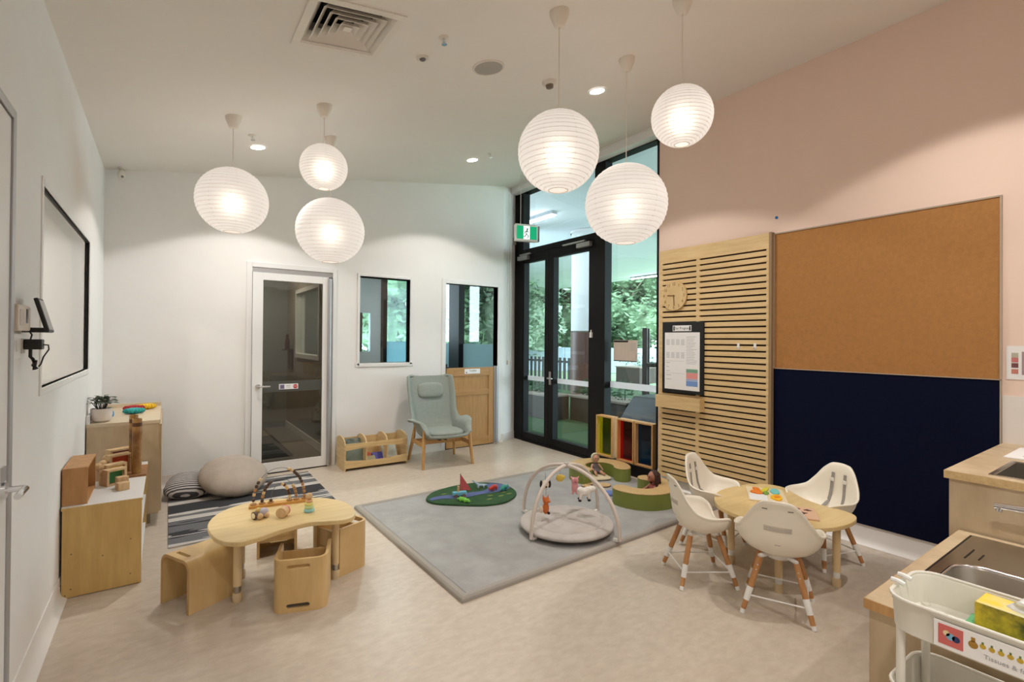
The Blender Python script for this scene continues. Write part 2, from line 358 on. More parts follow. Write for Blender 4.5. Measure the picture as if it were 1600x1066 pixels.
sg = make('door_sign', MB().box(-.545, -.345, -.0105, -.0065, .925, .985), PAPER, leaf, bevel=.0015)
for nm, x0, x1, z0, z1, m in (('emblem', -.535, -.49, .932, .978, flat('emblem_violet', 120, 110, 140)), ('emblem_core', -.521, -.504, .946, .964, flat('emblem_dark', 84, 60, 92)),):
    make(nm, MB().box(x0, x1, -.0125, -.0105, z0, z1), m, leaf)
make('stop_disc', MB().cyl((-.375, -.0105, .955), (-.375, -.0125, .955), .024, n=24), flat('stop_red', 196, 40, 56), leaf)
text('stop_lettering', 'STOP', .019, PAPER, leaf, (-.375, -.0128, .955), (PI/2, 0, 0))
text('sign_lettering', 'PLEASE', .015, INK, leaf, (-.45, -.0108, .964), (PI/2, 0, 0)); text('sign_lettering', 'CLOSE', .015, GREYINK, leaf, (-.452, -.0108, .946), (PI/2, 0, 0))
# ---------------------------------------------------------------- back wall window
wn = sroot('window_2'); f = .03
mb = MB().box(WX0-f, WX0, YB-.012, YB+.12, WZ0-f, WZ1+f).box(WX1, WX1+f, YB-.012, YB+.12, WZ0-f, WZ1+f).box(WX0, WX1, YB-.012, YB+.12, WZ1, WZ1+f).box(WX0-.05, WX1+.05, YB-.012, YB+.12, WZ0-.045, WZ0)
make('window_frame', mb, GLOSSW, wn, bevel=.003)
make('glazing_bead', MB().box(WX0, WX1, YB+.05, YB+.075, WZ1-.014, WZ1).box(WX1-.014, WX1, YB+.05, YB+.075, WZ0, WZ1).box(WX0, WX0+.008, YB+.05, YB+.075, WZ0, WZ1), BLACKF, wn)
make('pane', MB().box(WX0, WX1, YB+.06, YB+.066, WZ0, WZ1), TRANSGL, wn)
# ---------------------------------------------------------------- doorway with half-height oak gate
tr = struct(make('trim_3', MB().box(GX0-.06, GX0, YB-.012, YB+.12, 0, GZ+.06).box(GX1, GX1+.06, YB-.012, YB+.12, 0, GZ+.06).box(GX0, GX1, YB-.012, YB+.12, GZ, GZ+.06), GLOSSW, bevel=.003))
g = sroot('door_4', (GX0, YB-.005, 0)); W = .772
mb = MB().box(.008, .11, -.02, .02, .012, 1.105).box(W-.09, W, -.02, .02, .012, 1.105)
o = make('stile', MB().box(.008, .11, -.02, .02, .012, 1.105), OAK, g, bevel=.002); make('stile', MB().box(W-.09, W, -.02, .02, .012, 1.105), OAK, g, bevel=.002)
for z0, z1 in ((.012, .13), (.72, .80), (.99, 1.105)):
    make('rail', MB().box(.11, W-.09, -.02, .02, z0, z1), mat('oak_rail', S(186, 140, 82), .45, vscale=4, stretch=(.9, 9, 9), col2=S(170, 124, 68)), g, bevel=.002)
for z0, z1 in ((.13, .72), (.80, .99)):
    make('panel', MB().box(.11, W-.09, -.006, .006, z0, z1), OAK, g)
make('gate_sign', MB().box(.285, .535, -.0235, -.0205, 1.02, 1.088), PAPER, g)
make('sign_dot', MB().cyl((.315, -.0235, 1.038), (.315, -.0245, 1.038), .010, n=16), flat('dark_red_dot', 120, 40, 44), g)
text('sign_lettering', 'Toddler', .036, INK, g, (.42, -.0238, 1.062), (PI/2, 0, 0))
make('finger_guard', MB().cyl((W+.035, -.03, .02), (W+.035, -.03, 1.12), .02, n=14).box(W+.002, W+.072, -.03, .0, .02, 1.12), ALU, g, smooth=True)
make('latch', MB().box(.0, .035, -.03, .03, 1.105, 1.122).box(.01, .022, -.012, .012, 1.12, 1.16), BLACKP, g)
make('closer_plate', MB().box(.008, .07, -.026, -.02, .985, 1.005), BLACKP, g)
make('bottom_seal', MB().box(.008, W, -.014, .014, .001, .012), BLACKP, g)
# ---------------------------------------------------------------- black framed glazing
gl = sroot('window_3'); X0, X1 = XG-.03, XG+.09; TOP = 3.72
for a, b in ((3.385, 3.50), (4.275, 4.455), (5.955, 6.17)):
    make('mullion', MB().box(X0, X1, a, b, 0, TOP), BLACKF, gl, bevel=.003)
make('head_rail', MB().box(X0, X1, 3.5, 6.13, TOP-.03, TOP+.04), BLACKF, gl)
make('sill_rail', MB().box(X0-.005, X1, 3.5, 4.275, 0, .138), BLACKF, gl, bevel=.003)
make('jamb_strip', MB().box(4.262, X0, 3.387, 3.41, 0.0, 3.72), BLACKF, gl)
make('transom', MB().box(X0, X1, 4.455, 5.955, 2.77, 2.845), BLACKF, gl, bevel=.003)
make('threshold', MB().box(X0-.01, X1, 4.455, 5.955, 0, .028), BLACKF, gl)
make('pane', MB().box(XG+.08, XG+.086, 3.50, 4.275, .138, TOP), TRANSGL, gl)
make('pane', MB().box(XG+.08, XG+.086, 4.455, 5.955, 2.845, TOP), TRANSGL, gl)
make('manifestation_band', MB().box(XG+.077, XG+.0785, 3.50, 4.275, .925, 1.0), frosted('white_film', (.86, .86, .88, 1), .6), gl)
dd = sroot('door_2')
for y0, y1, hy in ((4.457, 5.352, 5.30), (5.358, 5.953, 5.41)):
    lf = sroot('door_leaf'); del lf['kind']; lf.parent = dd
    s0 = .09 if y0 < 5 else .085; s1 = .075
    a, b = (y0+.1, y1-.1) if y0 < 5 else (y0+.085, y1-.02)
    make('leaf_frame', MB().box(X0+.005, X1-.02, y0, a, .03, 2.766).box(X0+.005, X1-.02, b, y1, .03, 2.766).box(X0+.005, X1-.02, a, b, .03, .135).box(X0+.005, X1-.02, a, b, 2.648, 2.766), BLACKF, lf, bevel=.003)
    make('pane', MB().box(XG+.06, XG+.066, a, b, .135, 2.648), TRANSGL, lf)
    make('manifestation_band', MB().box(XG+.057, XG+.0585, a, b, .90, .968), MATS['white_film'], lf)
    if y0 < 5:
        make('handle', MB().cyl((X0+.005, 5.31, .97), (X0-.01, 5.31, .97), .022, n=16).tube([(X0-.005, 5.31, .97), (X0-.05, 5.31, .97), (X0-.055, 5.30, .97), (X0-.055, 5.20, .97)], .009, 10).box(X0-.004, X0+.006, 5.29, 5.33, .88, 1.06), ALU, lf, smooth=True)
    cy = 4.50 if y0 < 5 else 5.80
    make('door_closer', MB().box(X0-.05, X0+.005, cy, cy+.24, 2.685, 2.745), ALU, lf, bevel=.004)
    c2 = cy+.02 if y0 < 5 else cy+.1
    make('closer_arm', MB().box(X0-.04, X0-.01, cy-.05 if y0 > 5 else cy+.1, cy+.2 if y0 > 5 else cy+.52, 2.755, 2.775), ALU, lf)
make('mullion_contact', MB().box(X0-.025, X0, 4.478, 4.51, 1.535, 1.60).cyl((X0-.012, 4.494, 1.60), (X0-.012, 4.494, 1.63), .008, n=10), PUREWHITE, gl)
# ================================================================== BEYOND THE GLASS
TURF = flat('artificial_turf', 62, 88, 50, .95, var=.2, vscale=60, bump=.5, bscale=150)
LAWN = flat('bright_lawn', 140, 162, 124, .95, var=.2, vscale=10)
SOFFIT = flat('veranda_soffit', 232, 234, 244, .8)
COLW = flat('column_render', 206, 208, 210, .7)
TILE = flat('brown_mosaic', 92, 62, 54, .45, var=.25, vscale=30)
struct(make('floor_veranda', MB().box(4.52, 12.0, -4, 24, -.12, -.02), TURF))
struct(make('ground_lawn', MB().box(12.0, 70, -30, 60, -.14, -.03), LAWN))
sf = sroot('ceiling_veranda')
for i in range(5):
    for j in range(8):
        make('soffit_sheet', MB().box(4.53+i*2.1, 4.53+i*2.1+2.088, -4+j*3.4, -4+j*3.4+3.388, 3.90, 3.98), SOFFIT, sf)
def lightbar(label, p0, p1):
    t = thing('batten_light', label, 'light', ((p0[0]+p1[0])/2, (p0[1]+p1[1])/2, 3.9))
    a = Vector(p0)-Vector(t.location); b = Vector(p1)-Vector(t.location)
    make('housing', MB().box(-.06, .06, a.y, b.y, -.06, 0), flat('batten_grey', 150, 152, 156), t)
    make('diffuser', MB().box(-.045, .045, a.y+.02, b.y-.02, -.085, -.06), emis('batten_glow', (1, .98, .95, 1), 22.0), t)
lightbar('white batten light on the veranda soffit above the double glass door', (5.88, 7.05, 3.9), (5.88, 8.4, 3.9))
lightbar('white batten light at the far edge of the veranda soffit', (14.4, 11.2, 3.9), (14.4, 12.7, 3.9))
def column(label, x, y, r=.36):
    t = thing('veranda_column', label, 'column', (x, y, -.02))
    make('shaft', MB().cyl((0, 0, 1.72), (0, 0, 3.92), r, n=40), COLW, t, smooth=True)
    b = MB(); make('tile_base', MB().cyl((0, 0, 0), (0, 0, 1.70), r+.01, n=40), TILE, t, smooth=True)
    make('collar', MB().lathe([(r+.03, 3.86), (r+.03, 3.91), (r, 3.91), (r, 3.86)], 40, cap=False), COLW, t, smooth=True)
column('round grey column with brown tiled base outside the wider glass door leaf', 7.62, 7.97)
column('round column with reddish tiled base outside the narrower glass door leaf', 6.02, 8.66, .3)
# built-in planters with low plants
LEAFD = flat('dark_leaf', 40, 74, 40, .7, var=.3, vscale=20); LEAFM = flat('mid_leaf', 104, 132, 96, .7, var=.45, vscale=3)
LEAFP = flat('pale_leaf', 156, 178, 152, .7, var=.4, vscale=3); BARK = flat('pale_bark', 190, 176, 160, .9, var=.2, vscale=8)
BROWNW = flat('planter_timber', 70, 56, 50, .7, var=.2, vscale=10); CAPW = flat('planter_cap', 150, 132, 120, .7)
def leaves(mb, c, r, n, s):
    for _ in range(n):
        while True:
            d = Vector((random.uniform(-1, 1), random.uniform(-1, 1), random.uniform(-1, 1)))
            if .25 < d.length < 1: break
        p = Vector(c)+Vector((d.x*r[0], d.y*r[1], d.z*r[2]))
        a = Vector((random.gauss(0, 1), random.gauss(0, 1), random.gauss(0, .6))).normalized(); b = a.orthogonal().normalized()
        L_ = s*random.uniform(.6, 1.3); W_ = L_*.45
        mb.add([p-a*L_, p+b*W_, p+a*L_, p-b*W_], [(0, 1, 2, 3)])
def planter(label, x0, x1, y0, y1, h, plants, leafm):
    t = thing('planter_box', label, 'planter', ((x0+x1)/2, (y0+y1)/2, -.02)); cx, cy = (x0+x1)/2, (y0+y1)/2
    make('wall_board', MB().box(x0-cx, x1-cx, y0-cy, y1-cy, 0, h), BROWNW, t)
    make('cap_board', MB().box(x0-cx-.03, x1-cx+.03, y0-cy-.03, y1-cy+.03, h, h+.035), CAPW, t)
    mb = MB()
    for (px, py, pr) in plants: leaves(mb, (px-cx, py-cy, h+pr*.9), (pr, pr, pr*.9), 60, .05); mb.tube([(px-cx, py-cy, h), (px-cx, py-cy, h+pr)], .01, 5)
    make('foliage', mb, leafm, t)
planter('brown planter box with sprawling dark shrubs outside the fixed pane', 6.35, 6.85, 5.7, 7.1, .44, [(6.6, 5.95, .22), (6.6, 6.3, .2), (6.6, 6.75, .22), (6.6, 7.0, .18)], LEAFD)
planter('brown planter box with thin plants outside the double door', 5.95, 6.4, 7.2, 8.2, .44, [(6.2, 7.5, .2), (6.2, 7.8, .16), (6.2, 8.1, .18)], LEAFD)
planter('far square planter box with leafy herbs on the bright lawn', 13.6, 14.5, 11.6, 12.7, .55, [(13.9, 11.9, .3), (14.2, 12.2, .3), (13.9, 12.5, .28), (14.3, 11.8, .26)], LEAFM)
t = thing('outdoor_bench', 'dark padded bench block beside the planter outside the fixed pane', 'bench', (6.55, 5.05, -.02), .1)
make('seat_block', MB().extr([(-.6, 0), (.6, 0), (.6, .62), (-.25, .62), (-.6, .3)], 'y', -.45, .45), flat('dark_navy_vinyl', 26, 30, 40, .4), t, bevel=.03)
make('plinth', MB().box(-.55, .55, -.42, .42, -.0, .05), BLACKP, t)
t = thing('play_tower', 'black slatted outdoor climbing tower on the lawn', 'play tower', (8.92, 7.1, -.02), .6)
for x in (-.28, .28):
    for y in (-.25, .25): make('post', MB().box(x-.05, x+.05, y-.05, y+.05, 0, 1.8), BLACKF, t)
make('deck', MB().box(-.36, .36, -.3, .3, .95, 1.03), BLACKF, t)
for k in range(5): make('slat', MB().box(-.24+k*.12-.028, -.24+k*.12+.028, -.3, -.275, 1.05, 1.75), flat('slat_grey', 128, 122, 122), t)
make('rail', MB().box(-.34, .34, -.31, -.27, 1.74, 1.82), BLACKF, t)
# picket fence at the veranda edge
t = thing('picket_fence', 'dark picket fence behind the veranda columns', 'fence', (9.6, 12.0, -.02))
for k in range(26): make('picket', MB().box(-.01, .02, -2.6+k*.2-.045, -2.6+k*.2+.045, .06, 1.0), flat('fence_dark', 52, 52, 50), t)
for z in (.25, .85): make('fence_rail', MB().box(.02, .05, -2.7, 2.5, z, z+.06), MATS['fence_dark'], t)
# pale boundary wall and trees
bwall = sroot('wall_boundary', (19.0, 13.0, 0), math.radians(32))
for k in range(16): make('wall_panel', MB().box(-.05, .05, -24+k*3.0, -24+k*3.0+2.98, 0, 1.15), flat('boundary_blue', 190, 204, 222, .8), bwall)
def tree(label, x, y, h, r, n, leafm, bark=BARK, lean=0, trunk_r=.13, crown=.62):
    t = thing('garden_tree', label, 'tree', (x, y, -.03)); mb = MB()
    mb.tube([(0, 0, 0), (.1+lean*.3, .05, h*.3), (.05+lean, -.1, h*.62)], [trunk_r, trunk_r*.8, trunk_r*.4], 8)
    for k in range(7):
        a = 2*PI*k/7+random.random(); z = h*random.uniform(.22, .55)
        mb.tube([(lean*.4, 0, z), (r*.35*math.cos(a), r*.35*math.sin(a), z+h*.12), (r*.75*math.cos(a), r*.75*math.sin(a), z+h*.3)], [trunk_r*.5, trunk_r*.35, trunk_r*.12], 6)
    make('trunk', mb, bark, t, smooth=True)
    mb = MB(); m = 9
    for k in range(m):
        a = 2*PI*k/m; rr = r*random.uniform(.2, .75); cz = h*(crown-.36+.62*((k*4) % m)/m); c_ = (rr*math.cos(a), rr*math.sin(a), cz); leaves(mb, c_, (r*.62, r*.62, h*.2), n//m*3, .17); mb.ell(c_, (r*.42, r*.42, h*.13), 9, 6)
    make('foliage', mb, leafm, t)
tree('broad mid green tree behind the planter on the lawn', 19.3, 18.4, 7.5, 3.0, 3000, LEAFM)
tree('pale silvery green tree behind the black climbing tower', 22.0, 17.4, 8.5, 2.8, 2600, LEAFP)
tree('tall dark green tree beyond the wide glass door leaf', 17.6, 21.0, 8.0, 3.2, 2600, LEAFM)
tree('pale tree beyond the narrow glass door leaf', 17.2, 25.0, 8.0, 3.0, 2000, LEAFP)
tree('dark green bush filling the fence line by the lawn', 21.5, 21.5, 5.0, 3.0, 2200, LEAFM)
tree('bare limbed pale tree behind the small back window', 6.6, 15.6, 6.5, 2.6, 1500, LEAFM, flat('white_bark', 222, 208, 180, .9), .6, .22, .5)
tree('light grey green tree beyond the oak gate opening', 10.4, 17.8, 7.0, 2.6, 2200, LEAFP)
tree('leafy grey green tree further right beyond the gate opening', 14.2, 19.6, 7.5, 2.6, 2200, LEAFP)
# ---------------------------------------------------------------- rooms beyond the back wall
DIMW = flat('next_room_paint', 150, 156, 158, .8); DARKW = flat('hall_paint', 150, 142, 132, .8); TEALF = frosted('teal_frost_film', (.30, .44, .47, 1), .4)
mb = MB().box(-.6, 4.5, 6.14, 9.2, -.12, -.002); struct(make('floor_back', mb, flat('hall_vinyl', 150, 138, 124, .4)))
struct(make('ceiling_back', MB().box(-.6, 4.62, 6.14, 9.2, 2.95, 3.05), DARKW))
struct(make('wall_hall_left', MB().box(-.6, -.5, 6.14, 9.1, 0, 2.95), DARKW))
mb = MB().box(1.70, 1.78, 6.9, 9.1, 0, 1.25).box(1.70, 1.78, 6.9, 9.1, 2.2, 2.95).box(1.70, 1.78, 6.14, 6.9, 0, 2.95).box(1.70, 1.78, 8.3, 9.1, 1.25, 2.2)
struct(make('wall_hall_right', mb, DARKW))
wn = sroot('window_4')
make('window_frame', MB().box(1.67, 1.80, 6.86, 6.92, 1.2, 2.25).box(1.67, 1.80, 8.28, 8.34, 1.2, 2.25).box(1.67, 1.8, 6.92, 8.28, 1.2, 1.26).box(1.67, 1.8, 6.92, 8.28, 2.19, 2.25), GLOSSW, wn)
make('pane', MB().box(1.735, 1.741, 6.92, 8.28, 1.26, 2.19), CLEARGL, wn)
struct(make('baseboard_hall', MB().box(1.68, 1.70, 6.14, 9.1, 0, .1), SKIRTW))
mb = MB().box(-.6, 2.93, 9.1, 9.2, 0, 2.95); mb2 = MB()
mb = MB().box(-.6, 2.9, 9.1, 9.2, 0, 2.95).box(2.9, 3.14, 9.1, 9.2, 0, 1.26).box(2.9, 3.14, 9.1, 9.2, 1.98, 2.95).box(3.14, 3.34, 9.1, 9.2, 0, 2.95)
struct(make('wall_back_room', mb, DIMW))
wn = sroot('window_5')
make('mullion', MB().box(3.34, 3.455, 9.08, 9.2, 0, 2.95), BLACKF, wn); make('mullion', MB().box(4.36, 4.5, 9.08, 9.2, 0, 2.95), BLACKF, wn)
make('window_frame', MB().box(2.9, 2.98, 9.08, 9.2, 1.26, 1.98), BLACKF, wn)
make('pane', MB().box(3.455, 4.36, 9.15, 9.156, 1.45, 2.95), TRANSGL, wn); make('pane', MB().box(2.98, 3.14, 9.15, 9.156, 1.26, 1.98), TRANSGL, wn)
make('frosted_pane', MB().box(3.455, 4.36, 9.13, 9.14, 0, 1.45), TEALF, wn)
wn = sroot('window_6')
make('mullion', MB().box(4.4, 4.52, 7.98, 8.36, 0, 2.95), BLACKF, wn); make('mullion', MB().box(4.4, 4.52, 6.2, 6.45, 0, 2.95), BLACKF, wn)
for a, b in ((6.45, 7.98), (8.36, 9.08)):
    make('pane', MB().box(4.512, 4.518, a, b, 1.42, 2.95), TRANSGL, wn); make('frosted_pane', MB().box(4.50, 4.51, a, b, 0, 1.42), TEALF, wn)
tag(make('floor_mat', MB().prism(rrect(.55, 1.35, 6.75, 8.3, .03), -.002, .012), flat('charcoal_mat', 66, 70, 70, .95)), 'charcoal entrance mat on the hall floor behind the glass door', 'mat')
t = thing('coat_rack', 'small dark wall shelf holding two dark red bottles seen through the glass door', 'shelf', (1.69, 8.72, 1.3))
make('shelf_board', MB().box(-.12, 0, -.12, .12, 0, .02), flat('rack_brown', 70, 52, 42), t); make('back_board', MB().box(-.02, 0, -.14, .14, -.3, .02), flat('rack_brown', 70, 52, 42), t)
for y in (-.06, .05): make('bottle', MB().lathe([(.025, .02), (.025, .16), (.012, .2), (.012, .26)], 12, (-.06, y, 0)), flat('dark_red_bottle', 74, 26, 30, .3), t, smooth=True)
# ---------------------------------------------------------------- room beyond the left window
mb = MB().box(-3.2, -3.1, 1.5, 7.0, 0, 2.9).box(-3.1, XL-.1, 6.9, 7.0, 0, 2.9).box(-3.1, XL-.1, 1.5, 1.6, 0, 2.9)
struct(make('wall_side_room', mb, WHITE)); struct(make('ceiling_side_room', MB().box(-3.2, XL-.1, 1.5, 7.0, 2.9, 3.0), CEIL)); struct(make('floor_side_room', MB().box(-3.2, XL-.1, 1.5, 7.0, -.1, -.002), FLOOR))
for i, (x, y) in enumerate(((-1.6, 3.2), (-1.6, 5.4))):
    l = bpy.data.lights.new('side_room_lamp', 'AREA'); l.shape = 'DISK'; l.size = .2; l.energy = 26; l.color = (1, .95, .88)
    o = bpy.data.objects.new('side_room_lamp', l); COL.objects.link(o); o.location = (x, y, 2.88)
l = bpy.data.lights.new('hall_fill_light', 'AREA'); l.shape = 'DISK'; l.size = .2; l.energy = 22; l.color = (1, .95, .88)  # added fill without a fitting, brightens the hall behind the door glass
o = bpy.data.objects.new('hall_fill_light', l); COL.objects.link(o); o.location = (.9, 8.0, 2.93)
l = bpy.data.lights.new('next_room_fill_light', 'AREA'); l.shape = 'DISK'; l.size = .2; l.energy = 20; l.color = (1, .95, .88)  # another added fill, lifts the dark room beyond window and gate
o = bpy.data.objects.new('next_room_fill_light', l); COL.objects.link(o); o.location = (3.0, 7.6, 2.93)
# ================================================================== CEILING FITTINGS
RAKE = math.atan(0.1491)
def on_ceiling(name, label, cat, x, y, group=None):
    t = thing(name, label, cat, (x, y, ceil_z(x)), 0, group); t.rotation_euler = (0, -RAKE, 0); return t
t = on_ceiling('air_vent', 'square white four-way ceiling air diffuser with nested louvres', 'vent', .84, 2.87)
h = .215
make('flange', MB().box(-h-.045, h+.045, -h-.045, -h, -.008, 0).box(-h-.045, h+.045, h, h+.045, -.008, 0).box(-h-.045, -h, -h, h, -.008, 0).box(h, h+.045, -h, h, -.008, 0), mat('vent_white', S(232, 225, 216), .5), t, bevel=.003)
make('duct_box', MB().box(-h, h, -h, -h+.004, 0, .12).box(-h, h, h-.004, h, 0, .12).box(-h, -h+.004, -h, h, 0, .12).box(h-.004, h, -h, h, 0, .12).box(-h, h, -h, h, .12, .125), flat('duct_black', 12, 12, 12, .9), t)
for k in range(5):
    o_ = h+.001-k*.041; i_ = o_-.046; zt = .05; mb = MB()
    for s in ((1, 0), (0, 1), (-1, 0), (0, -1)):
        d = Vector((s[0], s[1], 0)); p = Vector((-s[1], s[0], 0))
        a = d*o_+p*o_; b = d*o_-p*o_; c_ = d*i_-p*i_; e = d*i_+p*i_
        mb.add([a+Vector((0, 0, -.004)), b+Vector((0, 0, -.004)), c_+Vector((0, 0, zt)), e+Vector((0, 0, zt))], [(0, 1, 2, 3)])
    make('louvre', mb, MATS['vent_white'], t, solid=.0025)
make('centre_plate', MB().box(-.022, .022, -.022, .022, .0, .004), MATS['vent_white'], t)
DLW = emis('downlight_glow', (1, .95, .86, 1), 9.0)
names = ['recessed downlight above the glass hall door', 'recessed downlight near the raked ceiling end by the oak gate', 'recessed downlight in front of the black framed glazing', 'recessed downlight beside the peach wall above the sinks']
for i, (x, y) in enumerate(DOWNLIGHTS[:4]):
    t = on_ceiling('downlight', names[i], 'downlight', x, y, 'round recessed ceiling downlights')
    make('trim_ring', MB().lathe([(.078, -.004), (.062, -.006), (.058, -.001), (.078, 0)], 32, cap=False), PUREWHITE, t, smooth=True)
    make('lens', MB().cyl((0, 0, -.003), (0, 0, -.001), .06, n=32), DLW, t)
t = on_ceiling('ceiling_speaker', 'round white ceiling speaker grille', 'speaker', 1.851, 2.956)
make('grille', MB().lathe([(.10, -.006), (.085, -.010), (.02, -.011), (.0005, -.011)], 40), flat('speaker_grey', 176, 170, 164, .7, bump=.4, bscale=400), t, smooth=True)
make('rim', MB().lathe([(.115, -.0), (.112, -.009), (.10, -.009), (.10, 0)], 40, cap=False), flat('fitting_white', 222, 214, 204), t, smooth=True)
t = on_ceiling('smoke_detector', 'round cream smoke detector with stepped nose', 'smoke detector', 2.422, 2.978)
make('base', MB().lathe([(.055, 0), (.052, -.022), (.045, -.028)], 28), flat('fitting_white', 222, 214, 204), t, smooth=True); make('sensor_nose', MB().lathe([(.03, -.028), (.028, -.05), (.016, -.056)], 24), flat('detector_grey', 120, 108, 96), t, smooth=True)
t = on_ceiling('motion_sensor', 'small round grey ceiling motion sensor', 'sensor', 1.368, 3.003)
make('ring', MB().lathe([(.042, 0), (.04, -.008), (.024, -.01)], 24), flat('fitting_white', 222, 214, 204), t, smooth=True); make('lens', MB().ell((0, 0, -.01), (.022, .022, .014)), flat('sensor_grey', 110, 108, 110, .3), t, smooth=True)
for lab, x, y in (('chrome fire sprinkler between the air diffuser and the round speaker', 1.381, 2.727), ('chrome fire sprinkler beside the downlight above the hall door', .591, 4.748), ('chrome fire sprinkler beside the downlight by the oak gate', 2.972, 4.693)):
    t = on_ceiling('fire_sprinkler', lab, 'sprinkler', x, y, 'ceiling fire sprinklers')
    make('escutcheon', MB().lathe([(.033, 0), (.028, -.006), (.01, -.008)], 20), flat('fitting_white', 222, 214, 204), t, smooth=True)
    make('head', MB().cyl((0, 0, -.006), (0, 0, -.03), .006, n=10).cyl((0, 0, -.042), (0, 0, -.045), .017, n=14).tube([(-.012, 0, -.02), (-.014, 0, -.034), (0, 0, -.044)], .002, 6).tube([(.012, 0, -.02), (.014, 0, -.034), (0, 0, -.044)], .002, 6), CHROME, t, smooth=True)
t = thing('corner_sensor', 'small white camera-like sensor in the ceiling corner over the tall cabinet', 'sensor', (-.355, 5.93, ceil_z(-.355)))
make('mount', MB().cyl((0, 0, 0), (0, 0, -.02), .03, n=16), flat('fitting_white', 222, 214, 204), t); make('body', MB().ell((.0, -.02, -.075), (.03, .028, .05)).cyl((0, 0, -.02), (0, -.01, -.05), .014, n=10), flat('fitting_white', 222, 214, 204), t, smooth=True)
make('lens', MB().ell((.008, -.038, -.095), (.012, .012, .012)), flat('sensor_grey', 110, 108, 110, .3), t, smooth=True)
# ---------------------------------------------------------------- paper lantern pendants
def lantern_mat():
    m = bpy.data.materials.new('rice_paper'); m.use_nodes = True; nt = m.node_tree; N = nt.nodes; L = nt.links; N.remove(N['Principled BSDF']); out = N['Material Output']
    e = N.new('ShaderNodeEmission'); e.inputs[0].default_value = (1.0, .92, .85, 1); e.inputs[1].default_value = LANTERN_E*.44
    d = N.new('ShaderNodeBsdfDiffuse'); d.inputs[0].default_value = (.42, .40, .38, 1)
    a = N.new('ShaderNodeAddShader'); L.new(e.outputs[0], a.inputs[0]); L.new(d.outputs[0], a.inputs[1])
    r = N.new('ShaderNodeBsdfRefraction'); r.inputs['Color'].default_value = (1, .96, .9, 1); r.inputs['Roughness'].default_value = .85; r.inputs['IOR'].default_value = 1.4
    x = N.new('ShaderNodeMixShader'); x.inputs[0].default_value = .17; L.new(a.outputs[0], x.inputs[1]); L.new(r.outputs[0], x.inputs[2])
    L.new(x.outputs[0], out.inputs['Surface']); return m
RICE = lantern_mat(); WIRE = flat('lantern_wire', 206, 184, 164, .6); BULB = emis('warm_bulb', (1, .88, .70, 1), 6.5); CORDW = flat('white_cord', 226, 216, 204, .6)
CANOPY = flat('pendant_canopy_white', 226, 216, 204, .5)
def pendant(label, x, y, zb, r):
    zc = ceil_z(x); t = thing('paper_lantern', label, 'pendant lamp', (x, y, zb), random.uniform(0, 1), 'white paper lantern pendants')
    n = 22; prof = []; r0 = .24
    a0 = math.asin(r0)
    for i in range(n*4+1):
        a = -PI/2+a0+(PI-2*a0)*i/(n*4); rr = r*(1-.006*math.cos(2*PI*i/4)*1.0) if True else r
        prof.append((rr*math.cos(a), rr*.985*math.sin(a)))
    make('shade', MB().lathe(prof, 48, cap=False), RICE, t, smooth=True)
    mb = MB()
    for i in range(n+1):
        a = -PI/2+a0+(PI-2*a0)*i/n; q = r*.9945
        pts = [(q*math.cos(a)*math.cos(b), q*math.cos(a)*math.sin(b), q*.985*math.sin(a)) for b in [2*PI*k/40 for k in range(40)]]
        mb.tube(pts, .0010 if 0 < i < n else .002, 4, closed=True)
    for k in range(8):
        b = 2*PI*k/8; pts = []
        for i in range(17):
            a = -PI/2+a0+(PI-2*a0)*i/16; q = r*.9995; pts.append((q*math.cos(a)*math.cos(b), q*math.cos(a)*math.sin(b), q*.985*math.sin(a)))
        mb.tube(pts, .0008, 4)
    make('wire_frame', mb, WIRE, t)
    zt = r*.985*math.cos(a0)
    make('cord', MB().cyl((0, 0, .05), (0, 0, zc-zb-.07), .0032, n=8).tube([(-r0*r, 0, zt), (0, 0, zt+.012), (r0*r, 0, zt)], .0018, 6), CORDW, t)
    make('bulb', MB().ell((0, 0, -.02), (.046, .046, .058)), BULB, t, smooth=True)
    make('bulb_holder', MB().cyl((0, 0, .03), (0, 0, .09), .02, n=12), PUREWHITE, t)
    make('canopy', MB().lathe([(.018, zc-zb-.095), (.03, zc-zb-.09), (.055, zc-zb-.03), (.058, zc-zb-.004), (.058, zc-zb+.012)], 24), CANOPY, t, smooth=True)
pendant('large paper lantern hanging furthest from the glazing, above the striped cushion', .414, 4.371, 2.558, .253)
pendant('small paper lantern hanging high between the two large ones near the hall door', .988, 3.956, 2.819, .1755)
pendant('large low paper lantern hanging just above the glass hall door', 1.222, 4.638, 2.479, .297)
pendant('large paper lantern hanging beside the exit sign, over the grey rug', 1.874, 2.214, 2.601, .236)
pendant('large low paper lantern hanging in front of the fixed black framed pane', 2.736, 2.470, 2.49, .2935)
pendant('small paper lantern hanging high against the peach wall', 2.476, 1.806, 2.822, .175)
